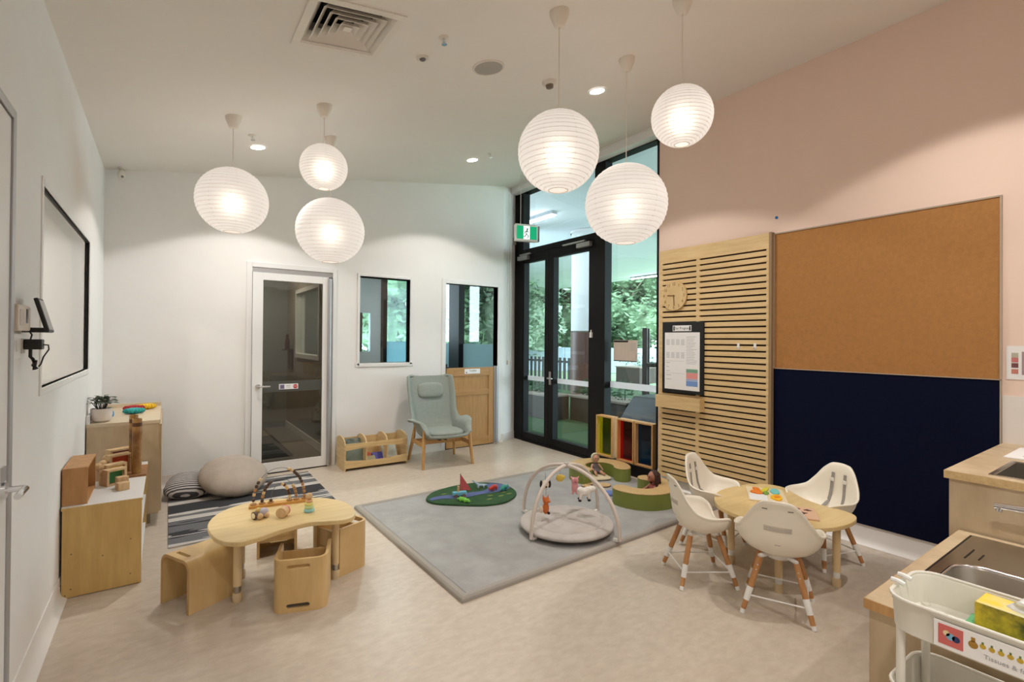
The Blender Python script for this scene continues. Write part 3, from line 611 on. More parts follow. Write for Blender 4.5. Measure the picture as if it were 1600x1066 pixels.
# ---------------------------------------------------------------- exit sign
t = thing('exit_sign', 'green running man exit sign hanging by the black framed door', 'exit sign', (4.02, 5.42, 2.84), math.radians(-14))
make('housing', MB().box(-.165, .165, -.035, .035, 0, .235), PUREWHITE, t, bevel=.012, seg=3)
EG = mat('exit_green', S(0, 138, 92), .4, emit=.55); EW = mat('exit_white', S(235, 245, 240), .4, emit=.8)
make('face', MB().box(-.145, .145, -.0375, -.035, .03, .205), EG, t); make('doorway', MB().box(-.05, .04, -.039, -.0375, .03, .205), EW, t)
mb = MB().cyl((.004, -.0405, .165), (.004, -.039, .165), .014, n=14)
for a, b in (((0, .15), (-.01, .10)), ((-.01, .10), (.02, .075)), ((.02, .075), (.01, .045)), ((-.01, .10), (-.025, .07)), ((-.025, .07), (-.045, .06)), ((0, .145), (-.03, .125)), ((-.03, .125), (-.035, .10)), ((0, .145), (.025, .12))):
    d = Vector((b[0]-a[0], 0, b[1]-a[1])).normalized()*.004; q = Vector((-d.z, 0, d.x))*1.6
    A = Vector((a[0], -.0402, a[1]))-d; B_ = Vector((b[0], -.0402, b[1]))+d; mb.add([A+q, B_+q, B_-q, A-q], [(0, 1, 2, 3)])
make('running_man', mb, mat('exit_dark_green', S(0, 92, 62), .5), t)
make('hanger', MB().cyl((-.08, 0, .23), (-.08, 0, ceil_z(3.94)-2.84), .004, n=8), CORDW, t)
make('side_plate', MB().box(.165, .19, -.03, .03, .01, .22), flat('exit_side_grey', 120, 116, 116), t, bevel=.004)
# blind chain by the corner
t = thing('blind_chain', 'white beaded roller blind chain hanging beside the gate', 'cord', (4.16, 6.035, 1.16))
make('chain_loop', MB().tube([(0, 0, 2.5), (0, 0, .06), (.008, 0, .02), (.022, 0, .0), (.036, 0, .02), (.044, 0, .06), (.044, 0, 2.5)], .0035, 6), CORDW, t)
make('tensioner', MB().lathe([(.018, -.03), (.018, .03)], 12, (.022, .015, 0)), flat('fitting_white', 222, 214, 204), t)
# ================================================================== RIGHT WALL
t = thing('slat_panel', 'birch slatted feature panel between the glazing and the pinboard', 'wall panel', (4.262, 2.765, 0))
PY = .571; z = .105; i = 0
make('backing_board', MB().box(-.028, -.004, -PY+.004, PY-.004, .11, 2.425), flat('slat_dark_backing', 40, 27, 18, .9), t)  # backing in its own dark brown, seen through the slat gaps
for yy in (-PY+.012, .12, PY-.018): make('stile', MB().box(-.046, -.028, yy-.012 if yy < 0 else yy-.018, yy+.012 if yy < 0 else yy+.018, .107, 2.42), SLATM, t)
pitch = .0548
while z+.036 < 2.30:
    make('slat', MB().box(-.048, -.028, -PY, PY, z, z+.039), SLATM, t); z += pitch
make('head_board', MB().box(-.048, -.028, -PY, PY, z, 2.43), SLATM, t)
make('end_board', MB().box(-.052, -.0, -PY-.022, -PY, .105, 2.434), mat('panel_edge', S(150, 124, 92), .6), t)
SX = 4.215
def wallthing(name, label, cat, y, z): return thing(name, label, cat, (SX, y, z), -PI/2)   # local +x = towards -y (right), local -y = into the room
t = wallthing('wall_clock', 'round wooden wall clock with burnt numerals on the slat panel', 'clock', 3.145, 1.955)
make('face', MB().cyl((0, -.002, 0), (0, -.022, 0), .148, n=48), mat('clock_wood', S(220, 190, 140), .5, vscale=6, stretch=(3, 1, 1), col2=S(208, 176, 124)), t, bevel=.002)
CN = mat('burnt_wood', S(140, 104, 62), .7)
for k in range(1, 13):
    a = math.radians(90-30*k); text('numeral', str(k), .042, CN, t, (.118*math.cos(a), -.0225, .118*math.sin(a)), (PI/2, 0, 0))
for a, L_, wd in ((math.radians(175), .075, .007), (math.radians(-86), .10, .005)):
    o = make('hand', MB().box(-.012, L_, -.026, -.024, -wd, wd), CN, t); o.rotation_euler = (0, -a, 0)
make('hub', MB().cyl((0, -.022, 0), (0, -.03, 0), .008, n=12), CN, t)
t = wallthing('program_board', 'black framed notice board holding a white program sheet on the slat panel', 'notice board', 3.045, .98)
make('board', MB().box(-.238, .238, -.018, -.001, 0, .708), BLACKP, t, bevel=.003)
make('sheet', MB().box(-.205, .198, -.0205, -.0185, .035, .605), PAPER, t)
make('title_label', MB().box(-.11, .105, -.0205, -.0185, .618, .675), PAPER, t)
text('title_lettering', 'Our Program', .034, BLACKP, t, (-.003, -.0208, .646), (PI/2, 0, 0))
for x in (-.095, .09): make('title_figure', MB().box(x-.008, x+.008, -.0215, -.0205, .624, .655).cyl((x, -.0205, .662), (x, -.0215, .662), .008, n=12), INK, t)
for z0, z1, m in ((.21, .245, flat('print_green', 118, 164, 140)), (.15, .208, flat('print_pink', 226, 150, 146)), (.13, .148, flat('print_lilac', 170, 182, 216)), (.078, .128, flat('print_blue', 120, 154, 210))):
    make('print_block', MB().box(.05, .178, -.0215, -.0205, z0, z1), m, t)
mb = MB()
for r_ in range(2):
    for c_ in range(4):
        for q in range(5): mb.box(-.185+c_*.058, -.145+c_*.058, -.0212, -.0205, .53-r_*.13-q*.012, .534-r_*.13-q*.012)
for q in range(18): mb.box(.05, .05+random.uniform(.07, .125), -.0212, -.0205, .56-q*.0155, .563-q*.0155)
for q in range(5): mb.box(-.185, -.185+random.uniform(.03, .06), -.0212, -.0205, .30-q*.042, .304-q*.042)
mb.box(-.19, .03, -.0212, -.0205, .318, .3195).box(-.19, .03, -.0212, -.0205, .195, .1965)
make('printed_lines', mb, GREYINK, t)
t = wallthing('wall_ledge', 'pale wooden box ledge fixed to the slat panel under the notice board', 'ledge', 3.06, .825)
make('front_board', MB().box(-.262, .255, -.075, -.059, 0, .125), BIRCHX, t, bevel=.001); make('base_board', MB().box(-.262, .255, -.059, -.001, 0, .015), BIRCHX, t)
make('end_board', MB().box(.237, .255, -.059, -.001, .015, .125), BIRCHX, t); make('end_board', MB().box(-.262, -.246, -.059, -.001, .015, .125), BIRCHX, t)
for lab, y in (('white adhesive hook on the slat panel nearer the notice board', 2.466), ('white adhesive hook on the slat panel nearer the pinboard', 2.313)):
    t = wallthing('wall_hook', lab, 'hook', y, 1.43); t['group'] = 'white hooks on the slat panel'
    make('plate', MB().box(-.012, .012, -.006, -.001, 0, .055), PUREWHITE, t, bevel=.002); make('prong', MB().tube([(0, -.006, .02), (0, -.02, .012), (0, -.028, .022)], .005, 8), PUREWHITE, t)
t = thing('pinboard', 'large tan felt pinboard on the peach wall above the navy board', 'pinboard', (XR, 1.47, 1.275))
make('panel', MB().box(-.014, -.001, -.695, .695, .002, 1.14), CORK, t)
make('edge_trim', MB().box(-.02, -.001, -.705, -.695, 0, 1.15).box(-.02, -.001, .695, .705, 0, 1.15).box(-.02, -.001, -.695, .695, 1.14, 1.15).box(-.02, -.001, -.695, .695, -.004, .002), mat('board_trim', S(176, 160, 142), .5), t)
t = thing('navy_board', 'dark navy felt board on the wall below the tan pinboard', 'board', (XR, 1.47, .15))
make('panel', MB().box(-.014, -.001, -.695, .70, .0, 1.12), NAVY, t); make('edge_trim', MB().box(-.018, -.001, -.703, -.695, 0, 1.12), MATS['board_trim'], t)
tag(make('wall_sticker', MB().cyl((XR, 2.158, 2.56), (XR-.004, 2.158, 2.56), .0125, n=20), flat('sticker_blue', 18, 112, 190)), 'tiny round blue sticker on the peach wall above the pinboard corner', 'sticker')
t = thing('wall_poster', 'white bordered photo strip notice on the peach wall above the sinks', 'poster', (XR, .60, 1.28), -PI/2)
make('sheet', MB().box(-.147, .15, -.004, -.001, 0, .205), PAPER, t); make('photo', MB().box(-.08, .13, -.0052, -.004, .03, .17), flat('photo_mauve', 168, 140, 144), t)
for z0, m in ((.135, flat('photo_sage', 184, 178, 160)), (.105, flat('photo_red', 200, 118, 116)), (.072, flat('photo_dark', 120, 72, 72)), (.035, flat('photo_coral', 200, 128, 112))):
    make('photo', MB().box(-.125, -.095, -.0052, -.004, z0, z0+.028), m, t)
struct(make('trim_4', MB().box(XR-.008, XR, -1.2, .765, .885, 1.178), mat('white_splashback', S(232, 224, 218), .25)))
tag(make('window_notice', MB().box(XG+.072, XG+.0765, 3.85, 4.22, 1.25, 1.505), flat('notice_cream', 206, 190, 176)), 'cream evacuation plan notice stuck on the fixed black framed pane', 'notice')
nt_ = bpy.data.objects[-1] if False else [o for o in COL.objects if o.name == 'window_notice'][0]
make('notice_header', MB().box(XG+.0705, XG+.0718, 3.99, 4.215, 1.48, 1.50), BLACKP, nt_); make('notice_footer', MB().box(XG+.0705, XG+.0718, 3.855, 4.215, 1.252, 1.262), BLACKP, nt_)
mb = MB()
for q in range(5): mb.box(XG+.0708, XG+.0718, 3.865, 3.96, 1.46-q*.018, 1.463-q*.018)
mb.box(XG+.0708, XG+.0718, 4.03, 4.032, 1.28, 1.46).box(XG+.0708, XG+.0718, 3.985, 3.987, 1.28, 1.46).box(XG+.0708, XG+.0718, 4.03, 4.16, 1.45, 1.452).box(XG+.0708, XG+.0718, 4.09, 4.092, 1.31, 1.45).box(XG+.0708, XG+.0718, 3.87, 3.875, 1.28, 1.34).box(XG+.0708, XG+.0718, 3.9, 3.93, 1.28, 1.283)
make('printed_lines', mb, GREYINK, nt_)
# three coloured panel frames on the sill
for lab, yc, m in (('wooden framed translucent panel with yellow green sheet leaning by the black mullion', 4.163, glass('yellow_sheet', (.62, .66, .08, 1), .6)), ('wooden framed translucent panel with red sheet between the yellow and blue ones', 3.838, glass('red_sheet', (.62, .04, .05, 1), .6)), ('wooden framed translucent panel with blue sheet beside the slat panel', 3.575, glass('blue_sheet', (.08, .24, .42, 1), .6))):
    w_ = .262 if yc > 4 else .25; t = thing('colour_panel', lab, 'light panel', (4.305, yc, .1 if False else .128), 0, 'coloured panel frames by the glazing'); f = .016; d = .05
    for nm, b in (('frame_side', (-d, d, -w_/2, -w_/2+f, 0, .478)), ('frame_side', (-d, d, w_/2-f, w_/2, 0, .478)), ('frame_top', (-d, d, -w_/2+f, w_/2-f, .478-f, .478)), ('frame_base', (-d, d, -w_/2+f, w_/2-f, 0, f))):
        make(nm, MB().box(*b), OAKLEG, t, bevel=.001)
    make('coloured_sheet', MB().box(.0, .004, -w_/2+f, w_/2-f, f, .478-f), m, t)
struct(make('trim_5', MB().box(4.24, XG-.035, 3.44, 4.33, 0, .128), BLACKF))
# ================================================================== SINK BENCHES
BP = PALEPLY
t = thing('tall_sink_bench', 'taller pale ply sink bench standing against the peach wall', 'bench', (3.115, .0, 0))
make('end_panel', MB().box(0.0, 1.14, .725, .745, 0, .848), BP, t); make('front_panel', MB().box(0, .02, -1.6, .725, 0, .848), BP, t)
wt = make('worktop', MB().box(-.015, 1.145, -1.6, .76, .848, .885), PALEPLY, t); cut(wt, MB().box(.06, .5, -.35, .60, .8, .95))
make('worktop_edge', MB().box(-.017, -.015, -1.6, .76, .848, .884).box(-.015, 1.14, .76, .762, .848, .884), BIRCHX, t)
make('sink_bowl', MB().box(.06, .5, -.35, .60, .72, .724).box(.06, .064, -.35, .6, .724, .884).box(.496, .5, -.35, .6, .724, .884).box(.06, .5, -.35, -.346, .724, .884).box(.06, .5, .596, .6, .724, .884), STEEL, t)
make('sink_rim', MB().box(.045, .06, -.365, .615, .885, .888).box(.5, .515, -.365, .615, .885, .888).box(.06, .5, .6, .615, .885, .888).box(.06, .5, -.365, -.35, .885, .888), STEEL, t)
tag(make('bench_notice', MB().box(3.70, 4.10, .36, .66, .886, .892), PAPER), 'white laminated sheet lying flat on the tall bench behind its sink', 'sheet')
make('sheet_picture', MB().box(3.78, 4.02, .42, .60, .892, .8925), flat('print_teal', 170, 196, 196), bpy.data.objects['bench_notice'])
t = thing('low_sink_bench', 'lower child height pale ply sink bench with drainer beside the trolley', 'bench', (2.0, .0, 0))
make('end_panel', MB().box(.015, 1.10, .675, .695, 0, .578), BP, t); make('front_panel', MB().box(.015, .035, -1.6, .675, 0, .578), BP, t)
wt = make('worktop', MB().box(0, 1.104, -1.6, .705, .578, .612), PALEPLY, t); cut(wt, MB().prism(rrect(.14, .625, -.5, .60, .09), .5, .7))
make('worktop_edge', MB().box(-.002, 0, -1.6, .705, .578, .611).box(0, 1.1, .705, .707, .578, .611), OAKLEG, t)
ds = make('drainer', MB().box(.10, 1.05, -.8, .645, .612, .616), STEEL, t); cut(ds, MB().prism(rrect(.14, .625, -.5, .60, .09), .5, .7))
make('drainer_seal', MB().box(.088, .10, -.8, .652, .612, .6145).box(.10, 1.05, .645, .654, .612, .6145), BLACKP, t)
make('drain_groove', MB().box(.70, .84, .594, .599, .616, .618), BLACKP, t); make('drain_groove', MB().box(.72, .80, .555, .56, .616, .618), BLACKP, t)
pts = rrect(.14, .625, -.5, .60, .09)
make('sink_bowl', MB().grid(lambda u, v: (lambda p: (p[0]+(.38-p[0])*.12*v, p[1]+(.05-p[1])*.06*v, .616-.15*v))(pts[int(round(u*len(pts))) % len(pts)]), len(pts), 3, wrap=True).add([(p[0]+(.38-p[0])*.12, p[1]+(.05-p[1])*.06, .466) for p in pts], [tuple(range(len(pts)))]), STEEL, t, smooth=True)
make('sink_lip', MB().tube([(p[0], p[1], .617) for p in rrect(.137, .628, -.503, .603, .09)], .006, 8, closed=True), CHROME, t, smooth=True)
t = thing('bench_tap', 'chrome tap with long sideways spout over the low bench sink', 'tap', (3.00, .16, .616))
make('spout', MB().tube([(0, 0, .17), (0, .02, .185), (0, .12, .187), (0, .405, .17)], [.016, .016, .015, .013], 14), CHROME, t, smooth=True); make('body', MB().cyl((0, 0, 0), (0, 0, .18), .02, n=18), CHROME, t, smooth=True)
make('nozzle', MB().cyl((0, .385, .17), (0, .39, .148), .012, n=14), CHROME, t, smooth=True); make('lever', MB().tube([(0, 0, .18), (-.03, -.05, .22)], .007, 8), CHROME, t, smooth=True)
# ================================================================== TROLLEY
TRW = flat('trolley_white', 226, 222, 210, .45)
t = thing('utility_trolley', 'white metal rolling trolley with trays beside the low sink bench', 'trolley', (1.82, .17, 0))
def tray(zr, d):
    ol = rrect(-.135, .135, -.37, .37, .06, 6); mb = MB(); n = len(ol)
    def ring(off, z): return [(p[0]*(1-off/.135), p[1]*(1-off/.37), z) for p in ol]
    rings = [ring(-.004, zr), ring(0, zr-.008), ring(.004, zr-d), ring(.012, zr-d-.006)]
    vs = sum(rings, []); fs = [(i*n+k, i*n+(k+1) % n, (i+1)*n+(k+1) % n, (i+1)*n+k) for i in range(3) for k in range(n)]
    mb.add(vs, fs); mb.add(rings[3], [tuple(range(n))])
    o = make('tray', mb, TRW, t, smooth=True, solid=.003, merge=True)
    rm = make('rim', MB().tube(ring(-.004, zr), .005, 8, closed=True), TRW, o, smooth=True)
    mb = MB()
    for i in range(10):
        for j in range(28): mb.box(-.09+i*.02-.004, -.09+i*.02+.004, -.33+j*.024-.004, -.33+j*.024+.004, zr-d-.0048, zr-d-.0040)
    make('base_perforation', mb, flat('tray_hole_shade', 176, 168, 156), o)
    return o
tr1 = tray(.785, .088); tr2 = tray(.535, .088); tr3 = tray(.22, .088)
for x in (-.105, .105):
    for y in (-.345, .345): make('post', MB().tube([(x, y, .06), (x, y, .70)], .011, 10), TRW, t, smooth=True)
for x in (-.105, .105):
    for y in (-.345, .345): make('castor', MB().cyl((x-.012, y, .03), (x+.012, y, .03), .03, n=16), BLACKP, t, smooth=True)
for yy in (-.055, .0): make('cup_hook', MB().tube([(.0+yy*.0-.05-yy, .385, .80), (-.05-yy, .37, .80), (-.05-yy, .352, .795)], .007, 8), PUREWHITE, t)
sg = make('tray_sign', MB().box(-.1415, -.139, -.33, .262, .701, .769), PAPER, t)
make('sign_picture', MB().box(-.1425, -.1415, .203, .253, .711, .762), flat('sign_coral', 206, 104, 98), t)
for y, z, r, m in ((.236, .742, .007, flat('paint_cream', 226, 204, 160)), (.228, .736, .009, flat('paint_sky', 120, 176, 200)), (.217, .734, .008, flat('paint_navy', 36, 50, 96))):
    make('picture_blot', MB().cyl((-.1425, y, z), (-.1431, y, z), r, n=14), m, t)
YP = flat('pineapple_yellow', 196, 164, 52); GP = flat('pineapple_green', 104, 128, 70)
make('pineapple_print', MB().cyl((-.1415, .184, .738), (-.1421, .184, .738), .0095, n=14).box(-.1421, -.1415, .180, .188, .745, .756), flat('pineapple_brown', 168, 124, 46), t)
for k in range(16): make('pineapple_print', MB().cyl((-.1415, .166-k*.0165, .742), (-.1421, .166-k*.0165, .742), .006, n=12), YP, t); make('pineapple_leaf', MB().box(-.1421, -.1415, .164-k*.0165, .168-k*.0165, .747, .753), GP, t)
text('sign_lettering', 'Tissues & face wipes', .0155, GREYINK, t, (-.1418, .10, .719), (PI/2, 0, -PI/2))
tag(make('tray_liner', MB().box(1.745, 1.935, -.10, .41, .697, .712), flat('mint_sponge', 120, 196, 140, .9, bump=.5, bscale=300)), 'mint green liner lying in the trolley top tray', 'liner')
t = thing('tissue_box', 'yellow and dark green tissue box standing in the trolley top tray', 'tissue box', (1.885, .26, .7125), math.radians(-3))
TB = mat('tissue_print', S(226, 188, 44), .5, vscale=11, col2=S(62, 66, 26)); make('carton', MB().box(-.045, .045, -.125, .125, 0, .07), TB, t, bevel=.002)
make('lid_print', MB().box(-.044, .044, -.123, .123, .07, .0715), mat('tissue_top', S(236, 206, 60), .5, vscale=9, col2=S(216, 220, 196)), t)
mb = MB(); mb.grid(lambda u, v: (.045*math.sin(6*u)*(1-v*.6)*.5+.012*math.sin(9*v), -.07+.14*u*(1-.55*v)+.03*v, .0715+.06*v+.012*math.sin(5*u)*v), 14, 8); make('tissue', mb, PAPER, t, smooth=True, solid=.001)
# ================================================================== RUGS
tag(make('striped_rug', MB().prism([(.03, 4.26), (1.30, 4.30), (1.32, 5.84), (.035, 5.80)], .001, .010), PAPER), 'black and white striped woven floor rug under the cushions', 'rug')
def stripes():
    m = bpy.data.materials.new('striped_weave'); m.use_nodes = True; nt = m.node_tree; N = nt.nodes; L = nt.links; b = N['Principled BSDF']; b.inputs['Roughness'].default_value = .95
    tc = N.new('ShaderNodeTexCoord'); sp = N.new('ShaderNodeSeparateXYZ'); L.new(tc.outputs['Object'], sp.inputs[0])
    nz = N.new('ShaderNodeTexNoise'); nz.noise_dimensions = '2D'; nz.inputs['Scale'].default_value = 1.0; nz.inputs['Detail'].default_value = 0
    mp = N.new('ShaderNodeMapping'); mp.inputs['Scale'].default_value = (3.0, 26, 1); L.new(tc.outputs['Object'], mp.inputs[0]); L.new(mp.outputs[0], nz.inputs['Vector'])
    mm = N.new('ShaderNodeMath'); mm.operation = 'MULTIPLY_ADD'; mm.inputs[1].default_value = .10; L.new(nz.outputs['Fac'], mm.inputs[0]); L.new(sp.outputs['Y'], mm.inputs[2])
    mr = N.new('ShaderNodeMapRange'); mr.inputs[1].default_value = 4.26; mr.inputs[2].default_value = 5.90; L.new(mm.outputs[0], mr.inputs[0])
    cr = N.new('ShaderNodeValToRGB'); cr.color_ramp.interpolation = 'CONSTANT'; e = cr.color_ramp.elements
    D, W_, G = S(52, 52, 56), S(206, 200, 194), S(112, 112, 114)
    seq = [(0, W_), (.07, G), (.14, D), (.16, W_), (.18, D), (.20, G), (.30, D), (.33, G), (.36, D), (.38, W_), (.43, G), (.48, W_), (.51, D), (.66, W_), (.73, G), (.80, W_), (.85, D), (.90, G), (.94, W_), (.965, D)]
    e[0].position, e[0].color = seq[0]; e[1].position, e[1].color = seq[1]
    for p, c in seq[2:]: q = e.new(p); q.color = c
    wv = N.new('ShaderNodeTexWave'); wv.inputs['Scale'].default_value = 40; wv.bands_direction = 'Y'; L.new(tc.outputs['Object'], wv.inputs[0])
    mx = N.new('ShaderNodeMix'); mx.data_type = 'RGBA'; mx.blend_type = 'MULTIPLY'; mx.inputs['Factor'].default_value = .3
    L.new(mr.outputs[0], cr.inputs[0]); L.new(cr.outputs[0], mx.inputs['A']); L.new(wv.outputs['Color'], mx.inputs['B']); L.new(mx.outputs['Result'], b.inputs['Base Color']); return m
ob = bpy.data.objects['striped_rug']; ob.data.materials[0] = stripes()
RC = [(1.391, 2.457), (4.12, 2.562), (4.12, 4.425), (1.375, 4.37)]
t = thing('grey_rug', 'large plain grey floor rug with a rolled edge in front of the glazing', 'rug', (2.75, 3.45, 0))
def inset(d):
    cx, cy = 2.75, 3.45; return [(p[0]-cx+d*(1 if p[0] < cx else -1), p[1]-cy+d*(1 if p[1] < cy else -1)) for p in RC]
make('pile', MB().prism(inset(.06), .001, .022), RUG, t)
def edge(d, z): return [(p[0], p[1], z) for p in inset(d)]
mb = MB(); prof = [(0, .001), (0.002, .02), (.016, .032), (.045, .032), (.062, .018), (.064, .001)]; rings = [edge(d, z) for d, z in prof]; vs = sum(rings, []); fs = [(i*4+k, i*4+(k+1) % 4, (i+1)*4+(k+1) % 4, (i+1)*4+k) for i in range(5) for k in range(4)]
make('rolled_edge', mb.add(vs, fs), RUGEDGE, t, bevel=.004)
# ================================================================== LEFT WALL FURNITURE
t = thing('low_shelf', 'low maple shelf unit with white top against the left wall', 'shelf', (-.29, 4.305, 0))
hx, hy = .182, .535
make('end_panel', MB().box(-hx, hx, -hy, -hy+.018, .004, .505), MAPLE, t, bevel=.001); make('end_panel', MB().box(-hx, hx, hy-.018, hy, .004, .505), MAPLE, t, bevel=.001)
make('top_panel', MB().box(-hx-.004, hx+.004, -hy-.004, hy+.004, .505, .521), flat('white_laminate', 226, 224, 222, .35), t, bevel=.001)
make('top_edge', MB().box(-hx-.004, hx+.004, -hy-.0055, -hy-.004, .505, .519), MAPLE, t)
make('back_panel', MB().box(-hx, -hx+.012, -hy+.018, hy-.018, .02, .505), flat('white_laminate', 226, 224, 222, .35), t)
make('shelf_board', MB().box(-hx+.012, hx-.006, -hy+.018, hy-.018, .25, .268), flat('white_laminate', 226, 224, 222, .35), t); make('base_board', MB().box(-hx+.012, hx-.006, -hy+.018, hy-.018, .03, .048), flat('white_laminate', 226, 224, 222, .35), t)
mb = MB()
for x, z in ((-.14, .05), (-.14, .25), (0, .21), (.13, .28), (.13, .07), (-.165, .02)): mb.cyl((x, -hy, z), (x, -hy-.0012, z), .004, n=10)
make('screw_cap', mb, flat('screw_grey', 120, 104, 70), t)
t = thing('open_box', 'tan open fronted wooden box standing on the low white shelf', 'box', (-.41, 4.0, .521))
BX = mat('box_tan_ply', S(190, 142, 92), .5, vscale=4, stretch=(6, 6, 1), col2=S(174, 126, 76)); x0, x1, y0, y1, hh = -.068, .045, -.2, .2, .215
for nm, b in (('side_board', (x0, x1, y0, y0+.012, 0, hh)), ('side_board', (x0, x1, y1-.012, y1, 0, hh)), ('top_board', (x0, x1, y0+.012, y1-.012, hh-.012, hh)), ('base_board', (x0, x1, y0+.012, y1-.012, 0, .012)), ('back_board', (x0, x0+.008, y0+.012, y1-.012, .012, hh-.012))):
    make(nm, MB().box(*b), BX, t, bevel=.001)
t = thing('tall_cabinet', 'pale ply cabinet on a plinth in the back left corner', 'cabinet', (-.257, 5.36, 0))
make('body', MB().box(-.22, .225, -.51, .5, .10, .815), PALEPLY, t); make('plinth', MB().box(-.2, .17, -.43, .47, 0, .10), flat('plinth_ply', 150, 132, 108), t)
make('top_board', MB().box(-.224, .229, -.515, .505, .815, .840), mat('cabinet_top', S(214, 196, 168), .4, vscale=3, stretch=(1, 5, 1), col2=S(204, 184, 154)), t)
make('back_lip', MB().box(-.224, -.205, -.5, .5, .84, .90), flat('white_laminate', 226, 224, 222, .35), t); make('rear_lip', MB().box(-.205, .229, .48, .505, .84, .875), MATS['cabinet_top'], t)
for k in range(2): make('door', MB().box(.225, .24, -.5+k*.5, -.005+k*.5, .11, .805), PALEPLY, t)
# potted plant
t = thing('potted_plant', 'dark leaved houseplant in a round white pot on the tall cabinet', 'plant', (-.40, 4.96, .84))
make('pot', MB().lathe([(.0005, .0), (.045, .002), (.062, .02), (.068, .06), (.068, .105), (.062, .105), (.062, .09), (.0005, .09)], 28), flat('ceramic_white', 222, 210, 200, .4), t, smooth=True)
make('soil', MB().cyl((0, 0, .088), (0, 0, .092), .061, n=20), flat('soil_dark', 40, 32, 28, .9), t); mb = MB(); st = MB()
for k in range(15):
    a = 2*PI*k/15+random.uniform(-.2, .2); rr = random.uniform(.05, .13); z1 = random.uniform(.13, .2)
    p0 = Vector((.02*math.cos(a), .02*math.sin(a), .09)); p1 = Vector((rr*math.cos(a), rr*math.sin(a), z1)); st.tube([p0, (p0+p1)/2+Vector((0, 0, .03)), p1], .003, 6)
    d = Vector((math.cos(a), math.sin(a), -.15)); s_ = Vector((-math.sin(a), math.cos(a), 0)); L_ = .055
    mb.add([p1-d*.01, p1+d*L_*.5+s_*.024+Vector((0, 0, .006)), p1+d*L_, p1+d*L_*.5-s_*.024+Vector((0, 0, .006))], [(0, 1, 2, 3)])
for k in range(16): a = random.uniform(0, 6.28); mb.ell((.03*math.cos(a), .03*math.sin(a), random.uniform(.15, .19)), (.018, .014, .014), 7, 5)
make('stem', st, flat('stem_dark', 34, 38, 30), t); make('foliage', mb, flat('foliage_dark_green', 48, 62, 40, .5, var=.4, vscale=40), t)
tag(make('blue_sponge', MB().lathe([(.03, 0), (.034, .02), (.03, .045)], 16, (-.375, 5.25, .84)), flat('sponge_blue', 76, 150, 206, .9, bump=.6, bscale=160), bevel=.003), 'small blue sponge behind the white plant pot', 'sponge')
def spiky(label, x, y, c, a, z=.84):
    t = thing('sensory_mat', label, 'toy', (x, y, z), a, 'bobbly oval toys on the tall cabinet'); m = flat('spiky_%d_%d' % (c[0], c[2]), *c, .6)
    make('body', MB().ell((0, 0, .026), (.075, .045, .026)), m, t, smooth=True); mb = MB()
    for i in range(5):
        for k in range(18): al = -.6+i*.3; b = 2*PI*k/18; p = Vector((.075*math.cos(al)*math.cos(b), .045*math.cos(al)*math.sin(b), .026+.026*math.sin(al))); mb.ell(p, .0055, 6, 4)
    make('bobbles', mb, m, t)
spiky('teal bobbly oval toy on the tall cabinet', -.215, 5.34, (40, 160, 160), .1); spiky('red bobbly oval toy behind the teal one on the tall cabinet', -.225, 5.55, (176, 34, 44), .1); spiky('yellow bobbly oval toy on the tall cabinet', -.135, 5.62, (236, 190, 30), .2)
# nested frames with coloured inserts
PINE = mat('raw_pine', S(216, 184, 140), .6, vscale=9, stretch=(4, 4, 1), col2=S(200, 164, 118))
def fr(label, x, y, w_, hgt, d, c, a):
    t = thing('nesting_frame', label, 'toy frame', (x, y, .521), a, 'wooden frames with coloured inserts on the low shelf'); f = .013
    make('frame_side', MB().box(-w_/2, -w_/2+f, -d/2, d/2, 0, hgt), PINE, t); make('frame_side', MB().box(w_/2-f, w_/2, -d/2, d/2, 0, hgt), PINE, t)
    make('frame_top', MB().box(-w_/2+f, w_/2-f, -d/2, d/2, hgt-f, hgt), PINE, t); make('frame_base', MB().box(-w_/2+f, w_/2-f, -d/2, d/2, 0, f), PINE, t)
    make('coloured_insert', MB().box(-w_/2+f, w_/2-f, .0, .005, f, hgt-f), flat('insert_%d_%d' % (c[0], c[1]), *c, .3), t)
fr('wooden frame with dark red insert, tallest of the nested set', -.262, 4.60, .16, .165, .07, (132, 24, 28), .55); fr('wooden frame with orange red insert in front of the tallest one', -.262, 4.47, .14, .15, .06, (190, 66, 22), .55)
fr('wooden frame with yellow insert between the orange and green ones', -.275, 4.32, .12, .115, .06, (226, 172, 22), .55); fr('wooden frame with green insert beside the two plain blocks', -.268, 4.20, .115, .105, .06, (40, 116, 56), .55)
tag(make('wooden_block', MB().box(-.03, .03, -.024, .024, 0, .048), PINE, loc=(-.215, 4.02, .521), rot=(0, 0, .35), bevel=.002), 'plain pine block standing closest to the low shelf end', 'block'); tag(make('wooden_block', MB().box(-.03, .03, -.024, .024, 0, .072), PINE, loc=(-.222, 4.085, .521), rot=(0, 0, .35), bevel=.002), 'taller plain pine block touching the green framed one', 'block')
